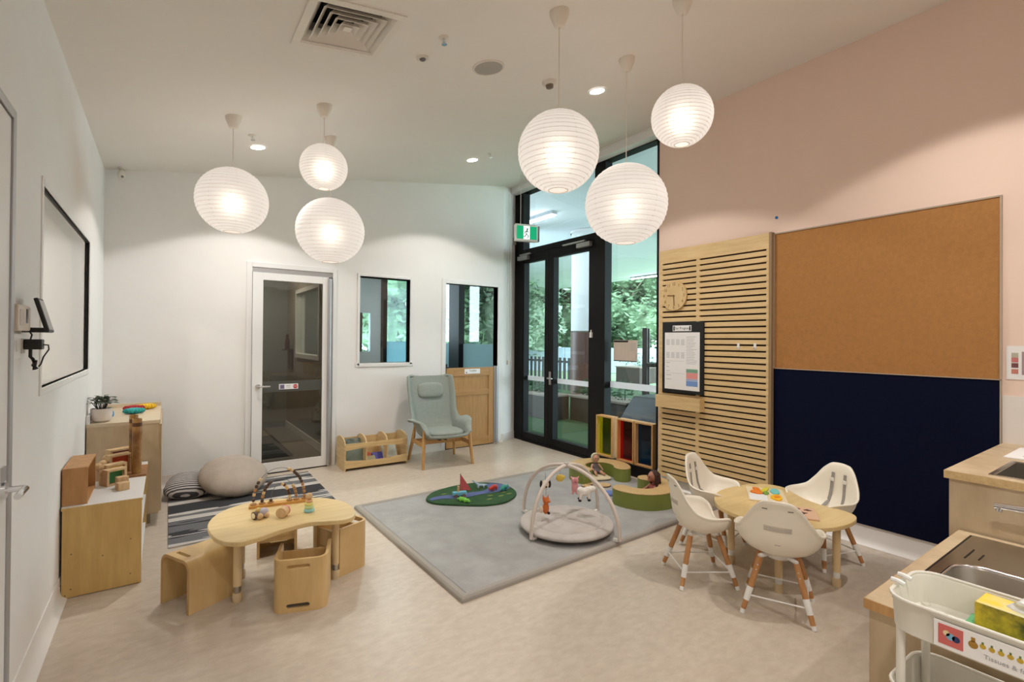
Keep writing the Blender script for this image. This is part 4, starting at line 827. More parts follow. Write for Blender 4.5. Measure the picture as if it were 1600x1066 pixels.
# bamboo tubes on a board
tag(make('wooden_board', MB().prism(rrect(-.225, -.1, 4.33, 4.66, .01), .521, .535), mat('board_brown', S(168, 122, 76), .6, vscale=9, col2=S(140, 96, 56))), 'brown wooden board under the bamboo tubes', 'board')
def bamboo(label, x, y, hgt, r, z=.535):
    t = thing('bamboo_tube', label, 'bamboo tube', (x, y, z), 0, 'bamboo tubes on the low shelf'); prof = [(r*.8, 0), (r, .002)]
    for k in range(1, 4): q = hgt*k/4; prof += [(r, q-.008), (r*1.09, q), (r, q+.008)]
    prof += [(r, hgt), (r*.8, hgt), (r*.8, hgt-.05), (.0005, hgt-.05)]
    make('cane', MB().lathe(prof, 20), mat('bamboo_skin', S(176, 134, 70), .4, vscale=9, stretch=(1, 1, .6), col2=S(122, 78, 34)), t, smooth=True)
    make('scorch_mark', MB().lathe([(r*1.005, hgt*.86), (r*1.012, hgt*.88), (r*1.005, hgt*.93)], 20, cap=False), mat('scorch', S(88, 52, 24), .6), t, smooth=True)
bamboo('upright bamboo tube at the front of the brown board', -.158, 4.395, .385, .0285); bamboo('upright bamboo tube behind the front one on the brown board', -.182, 4.50, .40, .0265)
# wooden peg figures
for k, (x, y, s_, c) in enumerate(((-.33, 4.22, 1.0, (214, 184, 138)), (-.335, 4.30, 1.15, (206, 172, 128)), (-.345, 4.42, 1.25, (196, 150, 130)), (-.30, 4.44, 1.0, (150, 110, 140)), (-.335, 4.56, 1.35, (210, 176, 134)), (-.365, 4.36, 1.2, (216, 188, 150)))):
    t = thing('peg_figure', ['round headed pale peg figure just behind the open box', 'chunky pale peg figure second behind the open box', 'pinkish peg figure standing in the middle of the peg row', 'small mauve peg figure beside the pinkish one', 'tallest pale peg figure at the rear of the peg row', 'pale peg figure close to the left wall'][k], 'peg figure', (x, y, .521), 0, 'wooden peg figures on the low shelf')
    m = flat('peg_%d' % k, *c, .6, var=.1); make('body', MB().lathe([(.0005, 0), (.017*s_, 0), (.02*s_, .03*s_), (.012*s_, .062*s_), (.0005, .064*s_)], 16), m, t, smooth=True); make('head', MB().ell((0, 0, .078*s_), .021*s_), PINE, t, smooth=True)
# intercom, tablet arm, charger on the left wall
t = thing('wall_intercom', 'cream wall intercom handset unit beside the left window', 'intercom', (XL, 2.635, 1.52))
make('body', MB().box(.001, .04, -.10, .10, 0, .098), flat('intercom_cream', 220, 208, 196, .5), t, bevel=.006); make('screen', MB().box(.04, .0415, .02, .05, .03, .085), flat('screen_grey', 70, 70, 72, .2), t); make('speaker_panel', MB().box(.04, .0415, -.08, -.01, .02, .08), flat('intercom_grey', 206, 196, 188), t)
t = thing('tablet_holder', 'black tilted tablet on a wall arm above the power adaptor', 'tablet', (XL, 2.79, 1.515))
make('arm', MB().box(.002, .092, -.02, .02, .0, .02), BLACKP, t, bevel=.003); o = make('tablet', MB().box(-.007, .007, -.055, .055, 0, .145), BLACKP, t, (.09, 0, 0), (0, math.radians(-15), 0), bevel=.004); make('screen', MB().box(.007, .008, -.048, .048, .01, .135), flat('screen_dark', 34, 34, 36, .15), o)
make('wall_plate', MB().box(.001, .008, -.03, .03, -.01, .06), PUREWHITE, t)
t = thing('switch_plate', 'white double switch and socket plate under the intercom', 'switch', (XL, 2.715, 1.41))
make('plate', MB().box(.001, .009, -.12, .12, 0, .10), PUREWHITE, t, bevel=.003); make('rocker', MB().box(.009, .013, -.09, -.06, .03, .07), PUREWHITE, t); make('rocker', MB().box(.009, .013, -.04, -.01, .03, .07), PUREWHITE, t); make('socket', MB().box(.009, .012, .04, .10, .02, .08), flat('socket_grey', 206, 200, 196), t)
t = thing('power_adaptor', 'black power adaptor with looped cable plugged under the tablet', 'charger', (XL, 2.80, 1.445))
make('brick', MB().box(.013, .068, -.028, .028, 0, .042), BLACKP, t, bevel=.004); make('cable', MB().tube([(.066, 0, .02), (.084, .0, .018), (.086, 0, .0), (.07, 0, -.03), (.062, 0, -.06), (.055, 0, -.072)], .0028, 8), BLACKP, t)
make('cable_bundle', MB().tube([(.03, .0, .0), (.03, .0, -.03), (.036, .01, -.04), (.044, -.01, -.055), (.036, .01, -.065), (.05, 0, -.08), (.04, .01, -.085), (.046, 0, -.045)], .006, 8), BLACKP, t, smooth=True); make('lead', MB().tube([(.03, 0, .042), (.034, 0, .06), (.026, 0, .075)], .0028, 8), BLACKP, t)
# ================================================================== CUSHIONS
def pillow(name, label, loc, r, h, m, tilt, rz, sq=2.0, puff=1.0):
    def fn(u, v):
        a = 2*PI*u; ph = -PI/2+PI*v; c, s = math.cos(ph), math.sin(ph)
        e = 2/sq; X = math.copysign(abs(math.cos(a))**e, math.cos(a)); Y = math.copysign(abs(math.sin(a))**e, math.sin(a))
        wr = 1+.012*math.sin(23*a)*abs(c)**3; rr = abs(c)**.75*wr
        return (r[0]*X*rr, r[1]*Y*rr, h*math.copysign(abs(s)**1.1, s)*(1+.04*math.sin(5*a+2)*abs(c)))
    o = make(name, MB().grid(fn, 72, 25, wrap=True), m, None, loc, (tilt[0], tilt[1], rz), smooth=True, merge=True); tag(o, label, 'cushion'); return o
o = pillow('floor_cushion', 'big round greige floor cushion slumped on the striped rug', (.555, 5.47, .165), (.295, .295), .118, GREIGE, (math.radians(22), math.radians(4)), 0)
make('carry_loop', MB().tube([(-.03, .275, .0), (-.026, .302, .01), (.026, .302, .01), (.03, .275, 0)], .005, 6), flat('loop_grey', 110, 102, 98, .9), o)
def pinstripe():
    m = bpy.data.materials.new('pinstripe'); m.use_nodes = True; nt = m.node_tree; N = nt.nodes; L = nt.links; b = N['Principled BSDF']; b.inputs['Roughness'].default_value = .95
    tc = N.new('ShaderNodeTexCoord'); wv = N.new('ShaderNodeTexWave'); wv.bands_direction = 'Y'; wv.inputs['Scale'].default_value = 13; wv.inputs['Distortion'].default_value = 1.2; wv.inputs['Detail'].default_value = 1
    cr = N.new('ShaderNodeValToRGB'); cr.color_ramp.elements[0].position = .42; cr.color_ramp.elements[1].position = .55; cr.color_ramp.elements[0].color = S(70, 68, 72); cr.color_ramp.elements[1].color = S(196, 190, 188)
    L.new(tc.outputs['Object'], wv.inputs[0]); L.new(wv.outputs['Fac'], cr.inputs[0]); L.new(cr.outputs[0], b.inputs['Base Color']); return m
pillow('striped_cushion', 'grey and white pinstriped cushion beside the round floor cushion', (.205, 5.60, .10), (.20, .20), .09, pinstripe(), (math.radians(14), 0), math.radians(-12), 3.0)
# ================================================================== LEFT KIDNEY TABLE AND SEATS
def kidney(label, pts, legs, h, rot, foot_m, band):
    cx = sum(p[0] for p in pts)/len(pts); cy = sum(p[1] for p in pts)/len(pts)
    t = thing('kidney_table', label, 'table', (cx, cy, 0)); ol = spline([(p[0]-cx, p[1]-cy) for p in pts], 6)
    make('tabletop', MB().prism(ol, h-.026, h), TABLETOP, t, bevel=.004)
    for x, y in legs:
        lg = make('leg', MB().cyl((x-cx, y-cy, .09), (x-cx, y-cy, h-.026), .022, n=20), mat('cream_leg', S(222, 196, 150), .4), t, smooth=True)
        make('adjuster', MB().cyl((x-cx, y-cy, .05), (x-cx, y-cy, .1), .019, n=16), band, lg, smooth=True); make('foot', MB().lathe([(.0245, 0), (.026, .01), (.026, .045), (.023, .052)], 20, (x-cx, y-cy, 0)), foot_m, lg, smooth=True)
    return t
FOOTC = flat('cream_foot', 214, 190, 150, .5)
KP = [(.207, 3.28), (.235, 3.08), (.32, 2.965), (.42, 2.975), (.55, 3.03), (.70, 3.055), (.80, 3.015), (.89, 2.985), (.965, 3.04), (.99, 3.17), (.975, 3.33), (.90, 3.46), (.79, 3.54), (.65, 3.615), (.5, 3.645), (.38, 3.615), (.29, 3.54), (.228, 3.42)]
kidney('kidney shaped maple toddler table holding the bead loop toy', KP, [(.349, 3.20), (.885, 3.17), (.40, 3.50), (.83, 3.41)], .42, 0, FOOTC, STEEL)
PLYV = mat('bent_ply_gold', S(216, 184, 130), .36, vscale=3, stretch=(4, 1, .8), col2=S(204, 168, 112)); PLYEDGE = mat('ply_edge', S(186, 146, 94), .5)
def utrough(w_, d, r, th, n=6):      # U outline, opening towards +y
    def arc(cx, cy, rr, a0, a1): return [(cx+rr*math.cos(math.radians(a0+(a1-a0)*k/n)), cy+rr*math.sin(math.radians(a0+(a1-a0)*k/n))) for k in range(n+1)]
    out = [(-w_/2, d)]+arc(-w_/2+r, r, r, 180, 270)+arc(w_/2-r, r, r, 270, 360)+[(w_/2, d)]
    inn = [(w_/2-th, d)]+arc(w_/2-r, r, r-th, 360, 270)+arc(-w_/2+r, r, r-th, 270, 180)+[(-w_/2+th, d)]
    return out+inn
def cube_chair(label, x, y, rz, w_=.245, d=.23, hgt=.28):
    t = thing('cube_chair', label, 'chair', (x, y, 0), rz, 'bent ply cube chairs at the kidney table')
    o = make('shell', MB().extr(utrough(w_, d, .055, .017), 'z', 0, hgt), PLYV, None, smooth=False)
    cut(o, MB().extr(capsule(-.07, .05, hgt-.04, .024), 'y', -.05, .05)); cut(o, MB().extr(capsule(-.07, .05, .036, .024), 'y', -.05, .05)); o.parent = t
    for p in o.data.polygons: p.use_smooth = True
    o.data.set_sharp_from_angle(angle=math.radians(30))
    make('seat_board', MB().box(-w_/2+.017, w_/2-.017, .03, d-.01, .135, .15), PLYV, t); make('back_board', MB().box(-w_/2+.017, w_/2-.017, d-.03, d-.014, .10, hgt-.04), PLYV, t)
    return t
cube_chair('bent ply cube chair with slot handles pulled out in the table recess', .618, 2.885, math.radians(-19), .28, .255, .288)
cube_chair('bent ply cube chair tucked under the table end near the grey rug', 1.075, 3.36, math.radians(112), .25, .23, .30)
cube_chair('bent ply cube chair hidden behind the table near the striped rug', .68, 3.92, math.radians(170), .25, .22, .28)
t = thing('bridge_stool', 'low golden bent ply bridge stool with a slot handle at the table end', 'stool', (.055, 3.30, 0), math.radians(27))
w_, hgt, L_, th = .275, .285, .30, .017
def arc(cx, cy, rr, a0, a1, n=7): return [(cx+rr*math.cos(math.radians(a0+(a1-a0)*k/n)), cy+rr*math.sin(math.radians(a0+(a1-a0)*k/n))) for k in range(n+1)]
ol = [(-w_/2, 0)]+arc(-w_/2+.06, hgt-.06, .06, 180, 90)+arc(w_/2-.06, hgt-.06, .06, 90, 0)+[(w_/2, 0), (w_/2-th, 0)]+arc(w_/2-.06, hgt-.06, .06-th, 0, 90)+arc(-w_/2+.06, hgt-.06, .06-th, 90, 180)+[(-w_/2+th, 0)]
o = make('shell', MB().extr(ol, 'x', 0, L_), PLYV, None); cut(o, MB().extr([(p[1], p[0]) for p in capsule(-.06, .06, .045, .022)], 'z', .2, .35)); o.parent = t
for p in o.data.polygons: p.use_smooth = True
o.data.set_sharp_from_angle(angle=math.radians(30))
make('edge_band', MB().extr(ol, 'x', -.0015, 0), PLYEDGE, t)
# toys on the kidney table
t = thing('bead_maze', 'bead loop toy with wooden beads on three wires standing on the kidney table', 'toy', (.615, 3.49, .42), math.radians(-8))
make('base_bar', MB().box(-.175, .175, -.022, .022, 0, .018), mat('honey_wood', S(214, 162, 86), .45, vscale=8, stretch=(.8, 6, 6), col2=S(196, 140, 66)), t, bevel=.002)
BD = [flat('bead_dark', 74, 48, 30, .5), flat('bead_mid', 170, 124, 76, .5), flat('bead_pale', 212, 180, 132, .5)]
for wi, (a, b, hgt, seq) in enumerate(((-.15, .15, .22, [(.03, 0), (.075, 2), (.115, 1), (.155, 0), (.195, 0), (.235, 2), (.62, 2), (.66, 2), (.70, 0), (.735, 0), (.77, 0), (.805, 0), (.84, 0), (.875, 1), (.91, 1), (.945, 1), (.98, 1)]), (-.10, .10, .15, [(.03, 0), (.08, 1), (.13, 2), (.18, 0), (.23, 0), (.28, 0), (.33, 0), (.80, 2), (.85, 1), (.90, 1), (.95, 1)]), (-.05, .06, .115, [(.03, 0), (.58, 2), (.64, 0), (.70, 2), (.76, 2), (.82, 0), (.88, 0), (.94, 2)]))):
    def W_(s): th_ = PI*(1-s); return Vector(((a+b)/2+(b-a)/2*math.cos(th_), 0, .018+hgt*math.sin(th_)**.85))
    pts = [W_(k/32) for k in range(33)]; make('wire', MB().tube(pts, .0016, 6), flat('wire_grey', 90, 90, 92, .4), t, smooth=True)
    for s, ci in seq:
        p = W_(s); q = (W_(min(1, s+.01))-W_(max(0, s-.01))).normalized()*.0085; make('bead', MB().cyl(p-q, p+q, .0095, n=12), BD[ci], t, bevel=.002)
    for x in (a, b): make('wire_socket', MB().cyl((x, 0, .018), (x, 0, .027), .018, n=16), BD[1], t)
t = thing('rattle_toy', 'wooden rattle with a mirror disc and coloured beads on the kidney table', 'toy', (.463, 3.29, .42), .5)
make('mirror_disc', MB().cyl((-.03, 0, .024), (-.015, 0, .024), .024, n=20), flat('rattle_brown', 96, 74, 60), t, bevel=.002); make('mirror', MB().cyl((-.032, 0, .024), (-.03, 0, .024), .017, n=20), CHROME, t)
for p, r_, m in (((-.005, -.025, .018), .018, PINE), ((.012, .012, .042), .018, flat('bead_ochre', 206, 176, 96)), ((.03, -.01, .03), .028, flat('bead_lilac', 178, 168, 176)), ((.035, -.03, .018), .017, PINE)): make('bead', MB().ell(p, r_), m, t, smooth=True)
t = thing('roller_toy', 'small wooden roller with pink printed end lying on the kidney table', 'toy', (.59, 3.235, .42), -.6)
make('drum', MB().cyl((0, -.026, .031), (0, .02, .031), .031, n=24), PINE, t, smooth=True); make('printed_band', MB().cyl((0, .02, .031), (0, .034, .031), .0315, n=24), flat('band_pink', 206, 120, 116), t, smooth=True); make('end_cap', MB().cyl((0, -.028, .031), (0, -.026, .031), .024, n=24), PINE, t)
t = thing('stacking_toy', 'pastel ring stacking toy on the kidney table', 'toy', (.742, 3.245, .42))
z = 0
for r_, hh, c in ((.031, .02, (150, 204, 204)), (.028, .02, (196, 216, 160)), (.026, .019, (222, 214, 130)), (.022, .017, (226, 180, 132))): make('ring', MB().lathe([(.0005, z), (r_*.85, z), (r_, z+hh*.3), (r_, z+hh*.7), (r_*.85, z+hh), (.0005, z+hh)], 24), flat('ring_%d' % c[0], *c, .5), t, smooth=True); z += hh
make('head', MB().ell((0, 0, z+.02), .021), PINE, t, smooth=True)
# ================================================================== BOOK BROWSER
t = thing('book_browser', 'low birch book browser with three bays under the back window', 'bookcase', (2.035, 5.80, 0), math.radians(-1))
BW = .372; prof = [(-.185, 0), (-.185, .30)]+[(-.185+.185*(1-math.cos(a)), .30+.075*math.sin(a)) for a in (.5, .9, 1.3, 1.57)]+[(.06, .372), (.12, .355), (.165, .33), (.165, 0)]
for x in (-BW, BW-.014): make('end_panel', MB().extr(prof, 'x', x, x+.014), BIRCH, t, bevel=.001)
pd = [(p[0]*.98, max(.05, p[1])) for p in prof]
for x in (-BW*.333, BW*.333): make('divider', MB().extr(pd, 'x', x-.006, x+.006), BIRCH, t)
make('back_panel', MB().box(-BW+.014, BW-.014, .15, .16, .03, .32), BIRCHX, t); make('base_board', MB().box(-BW+.014, BW-.014, -.17, .15, .035, .05), BIRCHX, t)
n = 16; lo = [(-BW+.014+(2*BW-.028)*k/n, .118-.022*math.sin(PI*k/n)) for k in range(n+1)]
make('bottom_rail', MB().extr([(-BW+.014, .03)]+[(BW-.014, .03)]+lo[::-1], 'y', -.183, -.171), BIRCHX, t)
hi = [(-BW+.014+(2*BW-.028)*k/n, .232+.02*math.sin(PI*k/n)) for k in range(n+1)]
make('top_rail', MB().extr(hi+[(BW-.014, .305), (-BW+.014, .305)], 'y', -.183, -.171), BIRCHX, t)
def book(label, x, y, z, w_, h_, d, c, rot, c2=None):
    t = thing('picture_book', label, 'book', (x, y, z), 0, 'picture books in the book browser'); t.rotation_euler = rot
    m = mat('cover_%d_%d_%d' % c, S(*c), .5, vscale=14, col2=S(*c2)) if c2 else flat('cover_%d_%d_%d' % c, *c, .5)
    make('cover', MB().box(-w_/2, w_/2, -d/2, -d/2+.003, 0, h_).box(-w_/2, w_/2, d/2-.003, d/2, 0, h_).box(-w_/2, -w_/2+.003, -d/2, d/2, 0, h_), m, t); make('pages', MB().box(-w_/2+.003, w_/2-.004, -d/2+.003, d/2-.003, .004, h_-.004), PAPER, t)
book('grey green picture book with branch print in the first bay of the browser', 1.80, 5.73, .055, .20, .235, .02, (136, 150, 142), (math.radians(-10), 0, 0), (124, 140, 132))
book('dark patterned book behind the grey green one in the first bay', 1.795, 5.80, .055, .20, .27, .02, (70, 84, 82), (math.radians(-6), 0, 0), (170, 178, 172)); book('pale patterned book at the rear of the first bay', 1.80, 5.85, .055, .2, .265, .02, (150, 160, 150), (math.radians(-4), 0, 0), (60, 70, 70))
book('orange red picture book leaning in the middle bay', 2.0, 5.76, .055, .15, .16, .02, (190, 96, 68), (math.radians(-62), math.radians(20), .2)); book('deep blue picture book lying in the middle bay', 2.09, 5.72, .055, .13, .12, .03, (66, 60, 140), (math.radians(-55), 0, -.1)); book('sage green picture book lying low in the middle bay', 1.985, 5.69, .052, .13, .08, .02, (170, 160, 120), (math.radians(-40), 0, .1))
book('pale blue picture book leaning forward in the last bay', 2.235, 5.72, .06, .17, .2, .02, (176, 198, 204), (math.radians(-14), math.radians(-7), 0), (214, 214, 196)); book('white picture book behind the pale blue one in the last bay', 2.26, 5.78, .06, .17, .2, .025, (206, 206, 190), (math.radians(-12), math.radians(-4), 0), (190, 160, 120))
# ================================================================== ARMCHAIR
t = thing('armchair', 'sage green high back armchair on oak legs beside the oak gate', 'armchair', (2.765, 5.465, 0), math.radians(-5.4))
CL = [(-.315, .372), (-.22, .345), (-.05, .335), (.10, .345), (.20, .40), (.265, .52), (.315, .70), (.36, .88), (.392, 1.0), (.40, 1.03)]
def cl(v):
    x = v*(len(CL)-1); i = min(int(x), len(CL)-2); f_ = x-i; P_ = [CL[max(0, min(len(CL)-1, i+k-1))] for k in range(4)]
    return tuple(.5*((2*P_[1][k])+(P_[2][k]-P_[0][k])*f_+(2*P_[0][k]-5*P_[1][k]+4*P_[2][k]-P_[3][k])*f_*f_+(3*P_[1][k]-P_[0][k]-3*P_[2][k]+P_[3][k])*f_**3) for k in (0, 1))
def itp(v, tab):
    for (a, x), (b, y) in zip(tab, tab[1:]):
        if v <= b: q = (v-a)/(b-a) if b > a else 0; q = q*q*(3-2*q); return x+(y-x)*q
    return tab[-1][1]
def shell(u, v):
    y, z = cl(v); y2, z2 = cl(min(1, v+.02)); y1, z1 = cl(max(0, v-.02)); ty, tz = y2-y1, z2-z1; l = math.hypot(ty, tz) or 1; ny, nz = -tz/l, ty/l
    s = 2*u-1; a = abs(s)
    wd = itp(v, [(0, .235), (.35, .24), (.55, .255), (.8, .27), (.93, .265), (1, .20)]); dep = itp(v, [(0, .02), (.045, .09), (.11, .195), (.22, .212), (.40, .20), (.52, .13), (.62, .075), (.85, .06), (1, .02)]); ex = itp(v, [(0, .02), (.12, .05), (.3, .075), (.42, .07), (.55, .04), (1, .04)])
    f_ = min(a/.58, 1); q = max(0, (a-.58)/.42); ar = itp(v, [(0, 1), (.42, 1), (.58, 0), (1, 0)]); x = wd*f_+ex*(q**(1.3+1.9*ar))+.012*min(1, q*3)*ar; n_ = dep*(q**.8)*(1-.06*q**6)
    fl = .07*max(0, (q-.75)/.25)**1.5*itp(v, [(0, .3), (.25, 1), (.42, 1), (.55, .2), (1, 0)])
    bow = -.018*(1-f_*f_) if v > .5 else -.01*(1-f_*f_)
    return (math.copysign(x+fl, s), y+ny*(n_+bow), z+nz*(n_+bow))
make('shell', MB().grid(shell, 41, 49), SAGE, t, smooth=True, solid=.03, sub=1)
make('seat_cushion', MB().grid(lambda u, v: (lambda a, ph: (.235*math.copysign(abs(math.cos(a))**.6, math.cos(a))*abs(math.cos(ph))**.45, -.07+.245*math.copysign(abs(math.sin(a))**.6, math.sin(a))*abs(math.cos(ph))**.45, .385+.035*math.copysign(abs(math.sin(ph))**.7, math.sin(ph))))(2*PI*u, -PI/2+PI*v), 40, 13, wrap=True), SAGE, t, smooth=True, merge=True)
hc = make('head_cushion', MB().grid(lambda u, v: (lambda a, ph: (.172*math.copysign(abs(math.cos(a))**.55, math.cos(a))*abs(math.cos(ph))**.5, 0.032*math.sin(ph), .10*math.copysign(abs(math.sin(a))**.55, math.sin(a))*abs(math.cos(ph))**.5))(2*PI*u, -PI/2+PI*v), 36, 11, wrap=True), SAGE, t, (0.0, .346, .845), (math.radians(-14), 0, 0), smooth=True, merge=True)
for sx in (-1, 1):
    make('leg', MB().tube([(sx*.285, -.225, .46), (sx*.292, -.24, .30), (sx*.312, -.285, 0)], [.013, .022, .016], 14), OAKLEG, t, smooth=True); make('leg', MB().tube([(sx*.262, .16, .46), (sx*.27, .19, .30), (sx*.305, .275, 0)], [.013, .022, .016], 14), OAKLEG, t, smooth=True)
    make('side_rail', MB().box(sx*.283-.012, sx*.283+.012, -.235, .19, .235, .28), OAKLEG, t, bevel=.004)
make('cross_rail', MB().box(-.28, .28, -.03, .0, .232, .285), OAKLEG, t, bevel=.004); make('cross_rail', MB().box(-.27, .27, .12, .145, .235, .28), OAKLEG, t, bevel=.004)
make('shell_mount', MB().box(-.05, -.02, -.1, .1, .28, .33).box(.02, .05, -.1, .1, .28, .33), BLACKP, t)
# ================================================================== HIGH CHAIRS AND RIGHT TABLE
KP2 = [(3.16, 2.02), (3.02, 1.92), (2.945, 1.79), (2.935, 1.63), (2.98, 1.48), (3.07, 1.365), (3.20, 1.285), (3.38, 1.255), (3.52, 1.285), (3.575, 1.37), (3.575, 1.50), (3.61, 1.62), (3.69, 1.74), (3.765, 1.84), (3.75, 1.95), (3.65, 2.03), (3.50, 2.065), (3.32, 2.07)]
kidney('kidney shaped maple table ringed by white high chairs', KP2, [(3.395, 1.345), (3.025, 1.51), (3.157, 1.894), (3.60, 1.90)], .42, 0, FOOTC, PUREWHITE)
def pch(x, tab):      # smooth monotone interpolation through the knots
    n = len(tab); i = 0
    while i < n-2 and x > tab[i+1][0]: i += 1
    sl = [(tab[k+1][1]-tab[k][1])/(tab[k+1][0]-tab[k][0]) for k in range(n-1)]
    def m(k): return 0 if k in (0, n-1) or sl[k-1]*sl[k] <= 0 else 2*sl[k-1]*sl[k]/(sl[k-1]+sl[k])
    h_ = tab[i+1][0]-tab[i][0]; q = (x-tab[i][0])/h_
    return tab[i][1]*(1+2*q)*(1-q)**2+m(i)*h_*q*(1-q)**2+tab[i+1][1]*q*q*(3-2*q)+m(i+1)*h_*q*q*(q-1)
def high_chair():
    t = thing('high_chair', '', 'high chair', (0, 0, 0), 0, 'white high chairs around the kidney table')
    base = .322
    def sh(u, v):      # u around from the front, v from the seat centre to the rim
        a = 2*PI*u-PI; d = abs(math.degrees(a))
        hz = pch(d, [(0, .645), (18, .640), (34, .602), (52, .520), (68, .464), (86, .448), (112, .444), (128, .420), (143, .356), (160, .337), (180, .335)])
        R_ = pch(d, [(0, .180), (30, .186), (60, .205), (90, .218), (112, .220), (132, .195), (150, .160), (180, .150)]); r0 = pch(d, [(0, .105), (90, .120), (180, .135)])
        if v < .36: q = v/.36; r = r0*q; z = base+.006*q**4
        else:
            q = (v-.36)/.64; k = pch(d, [(0, 0), (40, .15), (80, 1), (180, 1)]); arc_ = math.sin(q*PI/2)
            r = r0+(R_-r0)*((1-k)*(.5*math.sin(min(1, q*2.4)*PI/2)+.5*q)+k*arc_); z = base+.006+(hz-base-.006)*((1-k)*q**1.15+k*(1-math.cos(q*PI/2))**.85)
            r += .010*max(0, (q-.9)/.1)
        return (-r*math.cos(a), r*math.sin(a), z)
    make('seat_shell', MB().grid(sh, 96, 30, wrap=True), HCWHITE, t, smooth=True, solid=.010, merge=True)
    def back(y, z, off):     # point on the backrest at a given side offset and height
        best = None
        for i in range(-24, 25):
            for j in range(24):
                p = sh(.5+i*.005, .36+.64*j/23); e = (p[1]-y)**2+(p[2]-z)**2
                if best is None or e < best[0]: best = (e, p)
        return Vector((best[1][0]-off, y, z))
    def patch(name, y0, y1, z0, z1, m, off, th=.0012, par=None):
        ny, nz = max(2, int((y1-y0)/.012)), max(2, int((z1-z0)/.012)+1); mb = MB()
        mb.grid(lambda u, v: back(y0+(y1-y0)*u, z0+(z1-z0)*v, off), ny, nz); return make(name, mb, m, par or t, solid=th)
    for sy in (-1, 1):
        mb = MB(); pts = [back(sy*.045+sy*.008*k/5, .575-.20*k/5, -.008) for k in range(6)]+[Vector((-.06, sy*.05, .338))]
        for i in range(len(pts)-1): s_ = Vector((0, .011, 0)); mb.add([pts[i]-s_, pts[i]+s_, pts[i+1]+s_, pts[i+1]-s_], [(0, 1, 2, 3)])
        st = make('harness_strap', mb, flat('strap_grey', 150, 144, 138, .8), t, solid=.003)
        c = back(sy*.048, .525, -.011); make('buckle', MB().box(c.x-.004, c.x+.004, c.y-.014, c.y+.014, c.z-.012, c.z+.012), flat('buckle_white', 226, 222, 214), st, bevel=.002)
        patch('strap_slot', sy*.062-.013, sy*.062+.013, .592, .598, flat('slot_grey', 130, 124, 118), .0062)
    patch('warning_print', -.068, .068, .474, .502, flat('print_beige', 208, 197, 180), .0062)
    for q in range(4): patch('printed_line', -.064, .064-.025*(q % 2), .478+q*.0062, .4795+q*.0062, GREYINK, .0072, .0008)
    patch('name_plate', -.027, .027, .388, .400, flat('plate_grey', 106, 102, 104), .0065)
    make('hub', MB().cyl((0, 0, .285), (0, 0, .322), .06, n=20), PUREWHITE, t, smooth=True)
    for sx in (-1, 1):
        for sy in (-1, 1):
            top = Vector((sx*.088, sy*.088, .295)); ft = Vector((sx*.172, sy*.172, 0)); P_ = lambda z: ft+(top-ft)*(z/.295)
            lg = make('leg', MB().cyl(P_(.135), P_(.295), .0155, .0165, 14).cyl(P_(.02), P_(.072), .0125, .0138, 14), BEECH, t, smooth=True)
            make('sleeve', MB().cyl(P_(.068), P_(.138), .0155, .0175, 14), PUREWHITE, lg, smooth=True); make('foot_tip', MB().cyl(P_(0.0), P_(.022), .0115, .0132, 14), PUREWHITE, lg, smooth=True)
            make('bolt', MB().cyl(P_(.26)+Vector((sx*.014, 0, 0)), P_(.26)+Vector((sx*.02, 0, 0)), .004, n=8).cyl(P_(.235)+Vector((sx*.014, 0, 0)), P_(.235)+Vector((sx*.02, 0, 0)), .004, n=8), CHROME, lg)
            make('leg_bracket', MB().tube([(sx*.05, sy*.05, .306), (sx*.092, sy*.092, .302)], .012, 8), PUREWHITE, t)
    c = .172-(.084)*(.095/.295)
    for a, b in (((-c, -c), (-c, c)), ((c, -c), (c, c)), ((-c, -c), (c, -c)), ((-c, c), (c, c))): make('stretcher', MB().cyl((a[0], a[1], .095), (b[0], b[1], .095), .0045, n=8), PUREWHITE, t, smooth=True)
    return t
hc0 = high_chair(); hc0.location = (2.855, 1.427, 0); hc0.rotation_euler = (0, 0, math.radians(25)); hc0['label'] = 'white high chair showing its printed back beside the dark bookboard on the table'
dup(hc0, (2.795, 1.897, 0), math.radians(-34), 'white high chair seen from its side next to the grey rug'); dup(hc0, (3.735, 1.575, 0), math.radians(162), 'white high chair with harness straps facing away from the navy board'); dup(hc0, (3.325, 2.135, 0), math.radians(-80), 'white high chair with harness straps in front of the slat panel')
# puzzles on the right table
t = thing('wooden_puzzle', 'pale wooden puzzle board with orange, yellow and teal pieces on the high chair table', 'puzzle', (3.46, 1.815, .42), math.radians(33.0))
make('tray', MB().box(-.165, .165, -.12, .12, 0, .009), mat('puzzle_pale', S(226, 210, 176), .5), t, bevel=.002); make('printed_area', MB().box(-.15, -.01, .0, .11, .009, .0095), flat('puzzle_print', 226, 226, 226), t)
for nm, pts, c in (('fish_piece', [(-.14, -.06), (-.09, -.02), (-.04, -.03), (.0, -.07), (-.05, -.09), (-.1, -.085)], (238, 184, 40)), ('claw_piece', [(-.02, .06), (.02, .1), (.08, .07), (.12, .08), (.12, .04), (.05, .03), (.0, .02)], (226, 124, 40)), ('leaf_piece', [(.02, .02), (.08, .025), (.15, -.01), (.15, -.03), (.07, -.01)], (214, 206, 60)), ('whale_piece', [(.02, -.05), (.08, -.03), (.14, -.055), (.13, -.085), (.06, -.09), (.02, -.075)], (120, 200, 196)), ('seaweed_piece', [(-.02, .01), (.02, .02), (.05, .0), (.03, -.02), (-.01, -.01)], (120, 160, 70)), ('crab_piece', [(-.1, -.05), (-.07, -.04), (-.04, -.06), (-.06, -.08)], (236, 140, 40))):
    make(nm, MB().prism(spline(pts, 4), .009, .018 if nm != 'crab_piece' else .021), flat(nm, *c, .5), t, bevel=.001)
